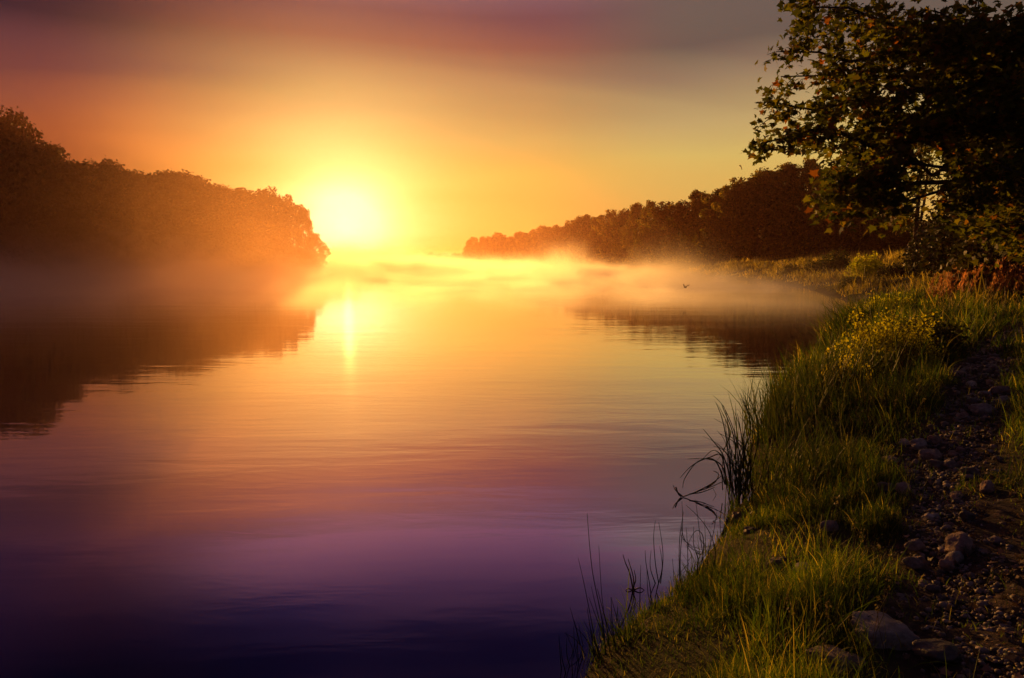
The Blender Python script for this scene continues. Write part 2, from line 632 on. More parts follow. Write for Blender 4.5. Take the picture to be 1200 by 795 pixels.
M["feather"] = solid_mat("dark_feather", rgb(0.02, 0.018, 0.016), rgb(0.05, 0.045, 0.04), 30, 0.8, 0.1)


def ground_mat():
    m = bpy.data.materials.new("bank_soil")
    m.use_nodes = True
    t_ = m.node_tree
    q = G(t_)
    b = t_.nodes["Principled BSDF"]
    pos = q.node("ShaderNodeNewGeometry").outputs["Position"]
    n1 = q.noise(pos, 0.9, 6, 0.6)
    n2 = q.noise(pos, 14, 5, 0.7)
    turf = q.ramp(n1, [(0.3, rgb(0.030, 0.032, 0.010)), (0.55, rgb(0.060, 0.058, 0.018)), (0.75, rgb(0.10, 0.078, 0.028))], "LINEAR")
    soil = q.ramp(n2, [(0.3, rgb(0.022, 0.016, 0.013)), (0.55, rgb(0.060, 0.042, 0.034)), (0.72, rgb(0.13, 0.09, 0.075))], "LINEAR")
    at_ = q.node("ShaderNodeAttribute")
    at_.attribute_name = "bare"
    t_.links.new(q.mix(at_.outputs["Fac"], turf, soil), b.inputs["Base Color"])
    b.inputs["Roughness"].default_value = 0.95
    b.inputs["Specular IOR Level"].default_value = 0.15
    bp = q.node("ShaderNodeBump")
    bp.inputs["Strength"].default_value = 0.9
    bp.inputs["Distance"].default_value = 0.03
    t_.links.new(n2, bp.inputs["Height"])
    t_.links.new(bp.outputs[0], b.inputs["Normal"])
    return m


def water_mat():
    m = bpy.data.materials.new("river_water")
    m.use_nodes = True
    t_ = m.node_tree
    q = G(t_)
    t_.nodes.remove(t_.nodes["Principled BSDF"])
    b = q.node("ShaderNodeBsdfDiffuse")
    b.inputs["Color"].default_value = rgb(0.006, 0.010, 0.028)
    gl = q.node("ShaderNodeBsdfGlossy")
    gl.inputs["Roughness"].default_value = 0.04
    mxs = q.node("ShaderNodeMixShader")
    lw = q.node("ShaderNodeLayerWeight")
    lw.inputs[0].default_value = 0.5
    # mirror strength of the water by viewing angle (facing = 1 - cos)
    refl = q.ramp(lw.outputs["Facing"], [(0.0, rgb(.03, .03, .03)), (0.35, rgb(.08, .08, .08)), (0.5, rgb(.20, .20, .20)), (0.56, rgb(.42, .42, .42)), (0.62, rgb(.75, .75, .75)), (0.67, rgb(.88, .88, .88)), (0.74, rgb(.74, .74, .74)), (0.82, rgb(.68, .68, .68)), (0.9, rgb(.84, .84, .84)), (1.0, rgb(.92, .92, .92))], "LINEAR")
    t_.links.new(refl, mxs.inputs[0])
    t_.links.new(q.ramp(lw.outputs["Facing"], [(0.45, rgb(.22, .25, .60)), (0.56, rgb(.42, .40, .72)), (0.62, rgb(.64, .58, .82)), (0.67, rgb(.82, .74, .95)), (0.74, rgb(.94, .90, 1.0)), (0.82, rgb(1, 1, 1))], "LINEAR"), gl.inputs["Color"])  # violet cast of the reflections put into the mirror colour by viewing angle
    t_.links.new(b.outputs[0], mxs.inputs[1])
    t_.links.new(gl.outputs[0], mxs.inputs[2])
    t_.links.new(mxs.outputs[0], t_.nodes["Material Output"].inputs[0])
    pos = q.node("ShaderNodeNewGeometry").outputs["Position"]
    w1 = q.noise(q.mapping(pos, rot=(0, 0, R(6)), scale=(0.16, 0.75, 1)), 1.0, 3, 0.55, 0.5)
    w2 = q.noise(q.mapping(pos, rot=(0, 0, R(-9)), scale=(0.9, 3.2, 1)), 1.0, 3, 0.6, 0.3)
    patch = q.map(q.noise(q.mapping(pos, rot=(0, 0, R(4)), scale=(0.022, 0.085, 1)), 1.0, 3, 0.6), 0.48, 0.68)
    hgt = q.math("ADD", q.math("MULTIPLY", w1, 0.016), q.math("MULTIPLY", w2, q.math("ADD", q.math("MULTIPLY", patch, 0.022), 0.005)))
    bp = q.node("ShaderNodeBump")
    bp.inputs["Strength"].default_value = 0.42
    bp.inputs["Distance"].default_value = 1.0
    t_.links.new(hgt, bp.inputs["Height"])
    t_.links.new(bp.outputs[0], b.inputs["Normal"])
    t_.links.new(bp.outputs[0], gl.inputs["Normal"])
    return m


# ================================================================== the setting
def axis(parts):
    v = []
    for a, b, s in parts:
        v.extend(np.arange(a, b, s))
    v.append(parts[-1][1])
    return np.array(v)


gx = axis([(-1500, -300, 80), (-300, -120, 8), (-120, -20, 1.6), (-20, -2, 1.0), (-2, -0.4, 0.2), (-0.4, 8, 0.055), (8, 16, 0.14), (16, 46, 0.5), (46, 140, 3), (140, 300, 16), (300, 1500, 100)])
gy = axis([(-40, -4, 3), (-4, 1.8, 0.4), (1.8, 9, 0.055), (9, 20, 0.12), (20, 50, 0.4), (50, 140, 1.0), (140, 460, 5), (460, 800, 14), (800, 2000, 100)])
XX, YY = np.meshgrid(gx, gy)
S = shore(XX, YY)
ZZ = height_s(XX, YY, S)
nx, ny = len(gx), len(gy)
bare = path_mask(XX.ravel(), YY.ravel())
corner = smooth(XX.ravel() - 0.30 * YY.ravel(), 0.7, 1.5) * smooth(YY.ravel(), 5.2, 3.4)
bare = np.maximum(bare, corner)
ZZ = ZZ - bare * 0.04 + bare * (fbm(XX.ravel() * 7, YY.ravel() * 7, 77) - 0.5) * 0.06 * (np.abs(YY.ravel()) < 14)
i = np.arange(nx * ny).reshape(ny, nx)
quads = np.stack([i[:-1, :-1], i[:-1, 1:], i[1:, 1:], i[1:, :-1]], -1).reshape(-1, 4)
me = mesh_np("ground", np.stack([XX.ravel(), YY.ravel(), ZZ], 1), [quads], True)
a_ = me.attributes.new("bare", "FLOAT", "POINT")
a_.data.foreach_set("value", np.maximum(bare, smooth(-S, -0.25, 0.1)).astype(np.float32))
M["ground"] = ground_mat()
tag(obj("ground", me, M["ground"]), kind="structure")

me = mesh_np("river", [(-320, -45, 0), (70, -45, 0), (70, 660, 0), (-320, 660, 0)], [np.array([[0, 1, 2, 3]])])
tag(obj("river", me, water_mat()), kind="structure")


def box_mesh(name, lo, hi):
    x0, y0, z0 = lo
    x1, y1, z1 = hi
    V = [(x0, y0, z0), (x1, y0, z0), (x1, y1, z0), (x0, y1, z0), (x0, y0, z1), (x1, y0, z1), (x1, y1, z1), (x0, y1, z1)]
    Fq = np.array([(0, 3, 2, 1), (4, 5, 6, 7), (0, 1, 5, 4), (1, 2, 6, 5), (2, 3, 7, 6), (3, 0, 4, 7)])
    return mesh_np(name, V, [Fq])


def haze():
    m = bpy.data.materials.new("haze_air")
    m.use_nodes = True
    t_ = m.node_tree
    t_.nodes.clear()
    v = t_.nodes.new("ShaderNodeVolumePrincipled")
    v.inputs["Color"].default_value = rgb(0.96, 0.40, 0.20)
    v.inputs["Density"].default_value = HAZE_DENSITY
    v.inputs["Anisotropy"].default_value = 0.87
    o = t_.nodes.new("ShaderNodeOutputMaterial")
    t_.links.new(v.outputs[0], o.inputs["Volume"])
    ob = obj("haze", box_mesh("haze", (-1600, -60, -2.6), (1600, 2100, 23)), m)
    tag(ob, kind="stuff")


def mist():
    m = bpy.data.materials.new("river_mist")
    m.use_nodes = True
    t_ = m.node_tree
    t_.nodes.clear()
    q = G(t_)
    pos = q.node("ShaderNodeNewGeometry").outputs["Position"]
    sp = q.node("ShaderNodeSeparateXYZ")
    t_.links.new(pos, sp.inputs[0])
    X, Y, Z = sp.outputs
    n1 = q.noise(q.mapping(pos, scale=(0.15, 0.085, 0.20)), 1.0, 2.5, 0.6, 0.8)
    n2 = q.noise(q.mapping(pos, loc=(7, 3, 0), scale=(0.018, 0.012, 0.02)), 1.0, 1, 0.5)
    # thicker and taller in the lee of the left bank grove and far up the river
    lee = q.map(X, -8.0, -34.0, 0.0, 1.0)
    up = q.map(Y, 110.0, 230.0, 0.0, 1.0)
    deep = q.math("ADD", q.math("MAXIMUM", q.math("MULTIPLY", lee, 1.3), q.math("MULTIPLY", up, 0.35)), q.map(Y, 390.0, 560.0, 0.0, 3.0))
    hs = q.math("ADD", q.math("MULTIPLY", q.map(n2, 0.35, 0.7), 0.6), 0.30)
    hs = q.math("MULTIPLY", hs, q.math("ADD", q.math("MULTIPLY", deep, 1.5), 1.0))
    n3 = q.noise(q.mapping(pos, loc=(2, 9, 0), scale=(0.07, 0.05, 0.03)), 1.0, 1.0, 0.5)
    hs = q.math("MULTIPLY", hs, q.map(n3, 0.50, 0.72, 0.85, 1.55))
    fall = q.math("EXPONENT", q.math("MULTIPLY", q.math("DIVIDE", q.math("MAXIMUM", Z, 0.0), hs), -1.0))
    d = q.math("MULTIPLY", fall, q.map(n1, 0.40, 0.68, 0.03, 1.0))
    d = q.math("MULTIPLY", d, q.map(Y, 22, 58))
    q1 = q.math("DIVIDE", q.math("SUBTRACT", Y, 100.0), 38.5)
    xs = q.math("SUBTRACT", 26.5, q.math("MULTIPLY", q1, q1))
    d = q.math("MULTIPLY", d, q.map(q.math("SUBTRACT", X, xs), 0.5, -8.0))
    d = q.math("MULTIPLY", d, MIST_DENSITY)
    d = q.math("MULTIPLY", d, q.map(Z, 8.0, 4.0))
    v = q.node("ShaderNodeVolumePrincipled")
    v.inputs["Color"].default_value = rgb(1.0, 0.96, 0.85)
    v.inputs["Anisotropy"].default_value = 0.7
    t_.links.new(d, v.inputs["Density"])
    o = q.node("ShaderNodeOutputMaterial")
    t_.links.new(v.outputs[0], o.inputs["Volume"])
    m.cycles.volume_step_rate = 0.11
    ob = obj("mist", box_mesh("mist", (-95, 13, -0.3), (42, 670, 8.1)), m)
    tag(ob, kind="stuff")


def glow_veil():
    """thin mist dome added over the near river to veil the grove in glow"""
    m = bpy.data.materials.new("glow_mist")
    m.use_nodes = True
    t_ = m.node_tree
    t_.nodes.clear()
    v = t_.nodes.new("ShaderNodeVolumePrincipled")
    v.inputs["Color"].default_value = rgb(0.98, 0.58, 0.32)  # orange of the sun glow put into the added mist's own colour
    v.inputs["Density"].default_value = VEIL_DENSITY / 4
    v.inputs["Anisotropy"].default_value = 0.9
    o = t_.nodes.new("ShaderNodeOutputMaterial")
    t_.links.new(v.outputs[0], o.inputs["Volume"])
    V, Fi = ico_sphere(5)
    for f in (1.0, 0.84, 0.68, 0.52):                    # nested shells, so that it thins out gently
        W = V * np.array([21, 22, 7.8]) * f
        W[:, 2] = np.where(W[:, 2] < 0, W[:, 2] * 0.13, W[:, 2])
        o_ = obj("added_glow_veil", mesh_np("glow_dome", W, [Fi]), m, None, (-13, 28, 0.0))
        tag(o_, kind="stuff")


haze()
mist()
glow_veil()


# ================================================================== broadleaf trees of the two woods
def tree_meshes(seed, H, cr, leafmat, n_leaf=7000, leaf=0.34, base=0.10, lobes=16, spiky=0.0):
    """crown and trunk meshes of a tree H tall with crown radius cr"""
    rng = np.random.default_rng(seed)
    tr = MB()
    zs = np.linspace(0, H * 0.86, 9)
    wob = np.cumsum(rng.normal(0, 0.10, (9, 2)), 0) * (H / 14)
    wob[0] = 0
    P = np.column_stack([wob, zs])
    r0 = H * 0.016
    tr.tube(P, np.linspace(r0, r0 * 0.15, 9), 7)
    L, Rr = [], []
    for k in range(lobes):
        f = (k + 0.5) / lobes
        z = H * (base + (0.90 - base) * f)
        prof = 0.78 + 0.22 * f / 0.35 if f < 0.35 else math.sqrt(max(0.02, 1 - ((f - 0.35) / 0.68) ** 2))
        a = k * 2.39996 + rng.normal(0, 0.4)
        rad = cr * prof * rng.uniform(0.42, 0.80)
        c = np.array([rad * math.cos(a), rad * math.sin(a), z])
        j = int(np.clip((z / H / 0.86) * 8 - 1.2, 0, 7))
        c[:2] += P[j, :2]
        L.append(c)
        Rr.append(cr * rng.uniform(0.24, 0.46) * (0.6 + 0.4 * prof))
        s = P[j]
        mid = s * 0.5 + c * 0.5 + np.array([0, 0, -0.03 * H])
        tr.tube([s, mid, c], [r0 * 0.42 * (1 - 0.6 * f), r0 * 0.26 * (1 - 0.6 * f), r0 * 0.08], 5)
    L.append(np.array([P[-1, 0], P[-1, 1], H * 0.90]))
    Rr.append(cr * 0.36)
    nb = len(L)
    for k in range(46):
        b = rng.integers(nb // 3, nb)
        dd = rng.normal(size=3) + np.array([0, 0, 0.6])
        dd /= np.linalg.norm(dd)
        L.append(L[b] + dd * Rr[b] * rng.uniform(0.85, 1.25))
        Rr.append(rng.uniform(0.10, 0.20) * cr)
    L = np.array(L)
    Rr = np.array(Rr)
    w = Rr ** 1.6
    pick = rng.choice(len(L), n_leaf, p=w / w.sum())
    nrm = rng.normal(size=(n_leaf, 3))
    nrm /= np.linalg.norm(nrm, axis=1)[:, None]
    # uneven outline: bumps on every lobe
    bump = 0.62 + 0.8 * noise2(nrm[:, 0] * 3.0 + pick * 7.1, nrm[:, 1] * 3.0 + nrm[:, 2] * 3.3, seed)
    rr = Rr[pick] * bump * rng.uniform(0.35, 1.0, n_leaf) ** 0.35
    pos = L[pick] + nrm * rr[:, None] * np.array([1, 1, 0.9])
    pos[:, 2] = np.maximum(pos[:, 2], 0.15)
    u, v, w3 = rand_frames(rng, n_leaf, 0.35, nrm * 1.1)
    size = leaf * rng.uniform(0.55, 1.5, n_leaf)
    V, Fi = cards(LEAF, pos, size, u, v, w3)
    cm = mesh_np("crown", V, [Fi])
    return cm, tr.mesh("trunk", True), leafmat


def make_tree(name, meshes, label, group=None):
    cm, tm, lm = meshes
    root = empty(name, (0, 0, 0))
    tag(root, label, "tree", group)
    ch = [obj("crown", cm, lm, root), obj("trunk", tm, M["bark"], root)]
    return root, ch


class Kind:
    """one kind of tree: the first call places the tree itself, later calls place copies"""

    def __init__(self, name, H, meshes):
        self.name, self.H, self.meshes, self.first = name, H, meshes, None

    def place(self, x, y, z, h, rz, wide, label, group=None):
        sc = h / self.H
        if self.first is None:
            self.first = make_tree(self.name, self.meshes, label, group)
            r = self.first[0]
            r.location = (x, y, z)
            r.rotation_euler = (0, 0, rz)
            r.scale = (sc * wide, sc * wide, sc)
        else:
            r = copy_tree(self.first[0], self.first[1], (x, y, z), rz, (sc * wide, sc * wide, sc))
            r["label"] = label
        if group:
            r["group"] = group
        elif "group" in r:
            del r["group"]
        return r


rnd = random.Random(4)
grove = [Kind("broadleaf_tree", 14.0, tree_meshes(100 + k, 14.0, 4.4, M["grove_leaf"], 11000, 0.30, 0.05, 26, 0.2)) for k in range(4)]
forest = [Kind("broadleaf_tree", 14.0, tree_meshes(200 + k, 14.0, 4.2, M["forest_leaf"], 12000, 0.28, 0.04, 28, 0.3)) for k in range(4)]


def top_at(tab, px):
    return float(np.interp(px, [a for a, _ in tab], [b for _, b in tab]))


GT = [(-60, 135), (0, 138), (45, 146), (80, 172), (105, 202), (150, 196), (200, 200), (250, 214), (300, 226), (335, 228), (352, 236), (364, 254), (374, 275)]
GD = [(-60, 82), (0, 90), (200, 102), (330, 114), (380, 116)]
g_lab = "hazy dark tree of the grove on the far left bank, crown merging with its neighbours"
g_grp = "trees of the grove on the left bank"
row1 = [-42, -14, 14, 44, 70, 96, 120, 146, 172, 198, 222, 248, 272, 296, 318, 338, 356, 370]
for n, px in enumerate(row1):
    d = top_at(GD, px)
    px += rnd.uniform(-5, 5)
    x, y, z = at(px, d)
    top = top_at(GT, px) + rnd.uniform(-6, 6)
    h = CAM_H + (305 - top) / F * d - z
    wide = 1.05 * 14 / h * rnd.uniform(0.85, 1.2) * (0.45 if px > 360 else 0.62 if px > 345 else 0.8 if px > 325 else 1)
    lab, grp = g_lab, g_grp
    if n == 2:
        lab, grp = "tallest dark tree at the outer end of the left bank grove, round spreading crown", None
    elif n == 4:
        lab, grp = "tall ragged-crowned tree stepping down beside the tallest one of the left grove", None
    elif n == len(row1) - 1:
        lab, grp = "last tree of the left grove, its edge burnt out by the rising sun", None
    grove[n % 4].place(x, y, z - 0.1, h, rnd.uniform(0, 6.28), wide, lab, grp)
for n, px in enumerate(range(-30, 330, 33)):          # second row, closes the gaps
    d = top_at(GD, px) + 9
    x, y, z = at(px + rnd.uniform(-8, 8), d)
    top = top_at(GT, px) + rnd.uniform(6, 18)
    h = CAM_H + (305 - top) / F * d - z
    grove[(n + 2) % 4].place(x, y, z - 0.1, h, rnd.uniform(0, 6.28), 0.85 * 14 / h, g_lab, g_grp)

FT = [(545, 284), (560, 279), (600, 272), (650, 262), (700, 251), (725, 247), (780, 236), (820, 226), (856, 216), (874, 196), (905, 190), (935, 186), (965, 192), (1000, 204), (1022, 222), (1044, 262), (1098, 264), (1130, 236), (1200, 215)]
FD = [(545, 392), (600, 300), (650, 236), (700, 192), (754, 150), (800, 128), (850, 114), (900, 106), (950, 100), (1000, 97), (1100, 95), (1200, 95)]
f_lab = "reddish hazy tree of the long wood running back along the right bank into mist"
f_grp = "trees of the long hazy wood on the right bank"
b_lab = "big dark brown-green tree in the tall end of the right bank wood"
b_grp = "big trees of the tall end of the right bank wood"
px = 553.0
n = 0
while px < 1150:
    d = top_at(FD, px)
    x, y, z = at(px, d + rnd.uniform(-1, 2))
    top = top_at(FT, px) + rnd.uniform(-3, 5)
    h = CAM_H + (305 - top) / F * d - z
    big = px > 868
    lab, grp = (b_lab, b_grp) if big else (f_lab, f_grp)
    if n == 0:
        lab, grp = "outermost tree at the misty far tip of the right bank wood", None
    forest[n % 4].place(x, y, z - 0.1, max(h, 4), rnd.uniform(0, 6.28), (0.9 if big else 0.95) * 14 / max(h, 4) * rnd.uniform(0.85, 1.2), lab, grp)
    d2 = d + 8                                          # the row behind it
    x, y, z = at(px + rnd.uniform(-4, 4), d2)
    h2 = max(CAM_H + (305 - top - rnd.uniform(3, 14)) / F * d2 - z, 4)
    forest[(n + 1) % 4].place(x, y, z - 0.1, h2, rnd.uniform(0, 6.28), 0.85 * 14 / h2, lab if n else f_lab, grp if n else f_grp)
    px += 3.4 * F / d * (1.15 if big else 0.95)
    n += 1

# uncountable undergrowth that closes both woods near the ground
mb = MB()
rng = np.random.default_rng(78)
for tab, p0, p1, kk in ((GD, -60, 368, 900), (FD, 556, 1150, 1500)):
    pxs = rng.uniform(p0, p1, kk)
    dd = np.array([top_at(tab, p) for p in pxs]) + rng.uniform(0, 9, kk)
    xs_ = (pxs - 600) / F * dd
    zs_ = height(xs_, dd)
    nn = 26
    hh = rng.uniform(1.2, 3.4, kk)
    c = np.repeat(np.column_stack([xs_, dd, zs_]), nn, 0)
    off = rng.normal(size=(kk * nn, 3)) * np.array([0.8, 0.8, 0]) + np.column_stack([np.zeros((kk * nn, 2)), rng.uniform(0, 1, kk * nn) ** 0.8 * np.repeat(hh, nn)])
    u, v, w = rand_frames(rng, kk * nn, 0.3)
    mb.add(*cards(LEAF, c + off, rng.uniform(0.3, 0.65, kk * nn) * np.repeat(np.clip(dd / 110, 0.9, 2.4), nn), u, v, w))
tag(obj("undergrowth", mb.mesh("undergrowth"), M["grove_leaf"]), "dark undergrowth at the feet of the woods", kind="stuff")

# the distant wood that closes the river behind the mist: one mass
mb = MB()
rng = np.random.default_rng(77)
for k in range(130):
    x = rng.uniform(-230, 60)
    y = 690 + rng.uniform(0, 40)
    hh = rng.uniform(5, 8.5)
    nn = 260
    nr = rng.normal(size=(nn, 3))
    nr /= np.linalg.norm(nr, axis=1)[:, None]
    pos = np.array([x, y, hh * 0.5]) + nr * np.array([5, 5, hh * 0.5]) * rng.uniform(0.6, 1, (nn, 1))
    u, v, w = rand_frames(rng, nn)
    mb.add(*cards(LEAF, pos + np.array([0, 0, 1.0]), rng.uniform(1.0, 2.0, nn), u, v, w))
tag(obj("distant_woods", mb.mesh("distant_woods"), M["forest_leaf"]), "pale distant woods closing the river beyond the mist", kind="stuff")


# ================================================================== maple overhanging the right bank
def spline(p0, p1, sag, rng, n=9, jit=0.04):
    p0, p1 = np.array(p0, float), np.array(p1, float)
    t_ = np.linspace(0, 1, n)[:, None]
    P = p0 + (p1 - p0) * t_
    L = np.linalg.norm(p1 - p0)
    P[:, 2] += (sag * L * 4 * t_ * (1 - t_))[:, 0]
    P[1:-1] += rng.normal(0, jit * L * 0.5, (n - 2, 3))
    return P


def maple():
    rng = np.random.default_rng(12)
    bx, by = 9.9, 11.6
    bz = float(height([bx], [by])[0])
    root = empty("maple_tree", (bx, by, bz))
    tag(root, "large dark maple overhanging the bank, its leafy boughs reaching left over the river", "tree")
    B = np.array([bx, by, bz])
    tm = MB()
    trunk = np.array([(0, 0, -0.3), (0.02, 0, 0.5), (-0.05, 0.04, 1.6), (-0.12, 0.02, 3.0), (-0.05, -0.08, 4.6), (0.05, 0.02, 6.4), (0.02, 0.1, 8.4), (0, 0, 10.4)])
    tm.tube(trunk, [0.36, 0.29, 0.25, 0.23, 0.2, 0.15, 0.1, 0.04], 10)
    obj("trunk", tm.mesh("trunk", True), M["bark"], root)

    def P(px, py, d):
        r_ = ray(px, py)
        return np.array([0, 0, CAM_H]) + r_ * d / r_[1] - B
    ends = [  # seen boughs: picture column, row, distance
        (892, 168, 9.6), (905, 120, 10.2), (915, 60, 10.6), (935, 8, 10.4), (968, 215, 9.4), (1012, 232, 9.0), (960, 130, 11.4), (985, 60, 11.8), (1010, 10, 11.0),
        (1045, 110, 9.4), (1060, 40, 9.6), (1040, 205, 9.2), (1135, 232, 8.8), (1120, 120, 9.0), (1130, 30, 10.0), (1165, 190, 8.6), (1175, 90, 8.8), (1190, 260, 9.0), (1150, 270, 9.6),
        (1000, 170, 11.6), (1100, 75, 12.0), (1035, 150, 11.8), (1190, 20, 9.0), (915, 90, 11), (950, 165, 10.4), (985, 190, 10.4), (1000, 110, 10.2), (1120, 190, 9.6), (1165, 225, 9.4), (1140, 170, 11.5), (930, 30, 12), (1095, 10, 9)]
    E = [P(*e) for e in ends]
    for k in range(20):                                  # boughs above and behind the picture
        a = rng.uniform(0, 6.28)
        r_ = rng.uniform(2.5, 5.2)
        E.append(np.array([r_ * math.cos(a), r_ * math.sin(a), rng.uniform(4.5, 10.5)]))
    LP, LN = [], []
    for k, e in enumerate(E):
        zt = np.clip(e[2] * 0.62 + 0.2, 1.5, 8.6)
        jx = np.interp(zt, trunk[:, 2], trunk[:, 0])
        jy = np.interp(zt, trunk[:, 2], trunk[:, 1])
        sp_ = spline((jx, jy, zt), e, 0.07, rng, 10, 0.05)
        L = np.linalg.norm(e - sp_[0])
        low = k < len(ends) and ends[k][1] > 180 and ends[k][0] < 1060
        bm = MB()
        r0 = 0.018 + 0.011 * L
        bm.tube(sp_, np.linspace(r0, 0.008, 10), 6)
        nt_ = int(5 + 3.2 * L)
        for j in range(nt_):
            f0 = 0.66 if low else 0.30
            f = f0 + (1 - f0) * (j + rng.uniform(0, 1)) / nt_
            q = f * 9
            i0 = min(int(q), 8)
            s = sp_[i0] + (sp_[i0 + 1] - sp_[i0]) * (q - i0)
            dr = sp_[i0 + 1] - sp_[i0]
            dr /= np.linalg.norm(dr)
            side = rng.normal(size=3) * np.array([1, 1, 0.55])
            tdir = dr * rng.uniform(0.3, 0.9) + side * 0.75 + np.array([0, 0, -0.12])
            tdir /= np.linalg.norm(tdir)
            tl = rng.uniform(0.35, 0.95) * (0.55 + 0.45 * min(1, L / 4)) * (1.15 - 0.45 * f)
            wv = s + tdir * tl * 0.7 + B
            gx_, gz_ = wv[0] / wv[1], (wv[2] - CAM_H) / wv[1]
            if ((gx_ - 0.597) / 0.040) ** 2 + ((gz_ - 0.105) / 0.072) ** 2 < 1 and rng.uniform() < 0.9:
                continue                                 # an opening in the crown
            tp = spline(s, s + tdir * tl, 0.05, rng, 5, 0.06)
            bm.tube(tp, np.linspace(0.010, 0.003, 5), 4)
            nl = int(rng.uniform(26, 60))
            tt = rng.uniform(0.2, 1.05, nl)
            c = s + (tp[-1] - s) * tt[:, None]
            LP.append(c + rng.normal(0, 0.085, (nl, 3)) + np.array([0, 0, -0.04]))
        obj("branch", bm.mesh("branch"), M["bark"], root)
    pos = np.vstack(LP)
    n_ = len(pos)
    u, v, w = rand_frames(rng, n_, 0.9, None, 0.8)
    # the blade's tip hangs outward and down
    size = rng.uniform(0.06, 0.13, n_)
    V, Fi = cards(MAPLE, pos, size, u, v, w)
    obj("crown", mesh_np("crown", V, [Fi]), M["maple_leaf"], root)
    print("maple leaves", n_)


maple()


# ================================================================== slender tree, bushes
def slender():
    rng = np.random.default_rng(31)
    x, y, z = at(1068, 52)
    root = empty("slender_tree", (x, y, z))
    tag(root, "slender twin-stemmed tree standing alone on the bank against a bright gap", "tree")
    tm = MB()
    tm.tube([(0, 0, -0.2), (0.05, 0, 1.5), (-0.02, 0, 3.2), (0.05, 0, 5.5), (0.0, 0, 8.4), (0.1, 0, 11)], [0.26, 0.2, 0.16, 0.12, 0.08, 0.03], 7)
    tm.tube([(0.02, 0, 2.6), (0.35, 0.1, 3.4), (0.55, 0.1, 5.0), (0.6, 0.1, 7.2), (0.75, 0.1, 9.6)], [0.12, 0.1, 0.09, 0.06, 0.02], 6)
    LP = []
    for k in range(46):
        zz = rng.uniform(2.6, 10.8)
        a = rng.uniform(0, 6.28)
        r_ = rng.uniform(0.9, 2.6) * (1.1 - 0.03 * zz)
        s = np.array([0.05, 0, zz])
        e = s + np.array([r_ * math.cos(a), r_ * math.sin(a), rng.uniform(0.1, 1.1)])
        tm.tube(spline(s, e, 0.03, rng, 5), [0.04, 0.03, 0.022, 0.014, 0.006], 4)
        left = e[0] < 0.2
        nl = 150 if (left and zz < 6.4) else (26 if zz < 6.4 else 60)
        LP.append(s + (e - s) * rng.uniform(0.4, 1.1, (nl, 1)) + rng.normal(0, 0.32, (nl, 3)))
    pos = np.vstack(LP)
    u, v, w = rand_frames(rng, len(pos), 0.5)
    V, Fi = cards(LEAF, pos, rng.uniform(0.1, 0.22, len(pos)), u, v, w)
    obj("trunk", tm.mesh("trunk", True), M["bark"], root)
    obj("crown", mesh_np("crown", V, [Fi]), M["bush_leaf"], root)


slender()


def bush(name, x, y, z, rx, ry, h, mat, n_leaf, leaf, label, seed, cat="bush", group=None, shoots=0, base_gap=0.0, upright=0.3):
    rng = np.random.default_rng(seed)
    root = empty(name, (x, y, z))
    tag(root, label, cat, group)
    st = MB()
    lobes = []
    for k in range(11):
        a = k * 2.4 + rng.normal(0, 0.2)
        f = math.sqrt((k + 0.5) / 11)
        c = np.array([rx * 0.7 * f * math.cos(a), ry * 0.7 * f * math.sin(a), h * (0.40 + 0.35 * (1 - f * f)) * rng.uniform(0.8, 1.15)])
        lobes.append((c, rng.uniform(0.34, 0.52) * min(rx, ry, h)))
        st.tube(spline((c[0] * 0.25, c[1] * 0.25, -0.08), c, 0.04, rng, 6), np.linspace(0.012 + 0.006 * h, 0.004, 6), 5)
        c2 = np.array([c[0] * 1.15, c[1] * 1.15, h * 0.24])
        lobes.append((c2, rng.uniform(0.3, 0.42) * min(rx, ry, h)))
    pick = rng.integers(0, len(lobes), n_leaf)
    Lc = np.array([l[0] for l in lobes])[pick]
    Lr = np.array([l[1] for l in lobes])[pick]
    nrm = rng.normal(size=(n_leaf, 3))
    nrm /= np.linalg.norm(nrm, axis=1)[:, None]
    bumpy = 0.75 + 0.6 * noise2(nrm[:, 0] * 2.3 + pick * 3.3, nrm[:, 1] * 2.3 + nrm[:, 2] * 2.9, seed)
    pos = Lc + nrm * (Lr * bumpy * rng.uniform(0.2, 1, n_leaf) ** 0.4)[:, None]
    for k in range(shoots):
        a = rng.uniform(0, 6.28)
        r_ = math.sqrt(rng.uniform(0, 1))
        s = np.array([rx * 0.6 * r_ * math.cos(a), ry * 0.6 * r_ * math.sin(a), h * 0.45])
        e = s * np.array([1.5, 1.5, 1]) + np.array([0, 0, h * rng.uniform(0.45, 0.85)])
        sp_ = spline(s, e, 0.05, rng, 6)
        st.tube(sp_, np.linspace(0.006, 0.002, 6) * (1 + h * 0.5), 4)
        m_ = int(n_leaf * 0.006) + 6
        tt = rng.uniform(0, 5, m_)
        i0 = tt.astype(int).clip(0, 4)
        pos = np.vstack([pos, sp_[i0] + (sp_[i0 + 1] - sp_[i0]) * (tt - i0)[:, None] + rng.normal(0, 0.03 + 0.02 * h, (m_, 3))])
        nrm = np.vstack([nrm, rng.normal(size=(m_, 3))])
    keep = pos[:, 2] > base_gap - 0.05
    pos, nrm = pos[keep], nrm[keep]
    u, v, w = rand_frames(rng, len(pos), upright, nrm * 0.9)
    V, Fi = cards(LEAF, pos, leaf * rng.uniform(0.6, 1.4, len(pos)), u, v, w)
    obj("stem", st.mesh("stem"), M["bark"], root)
    obj("foliage", mesh_np("foliage", V, [Fi]), mat, root)
    return root


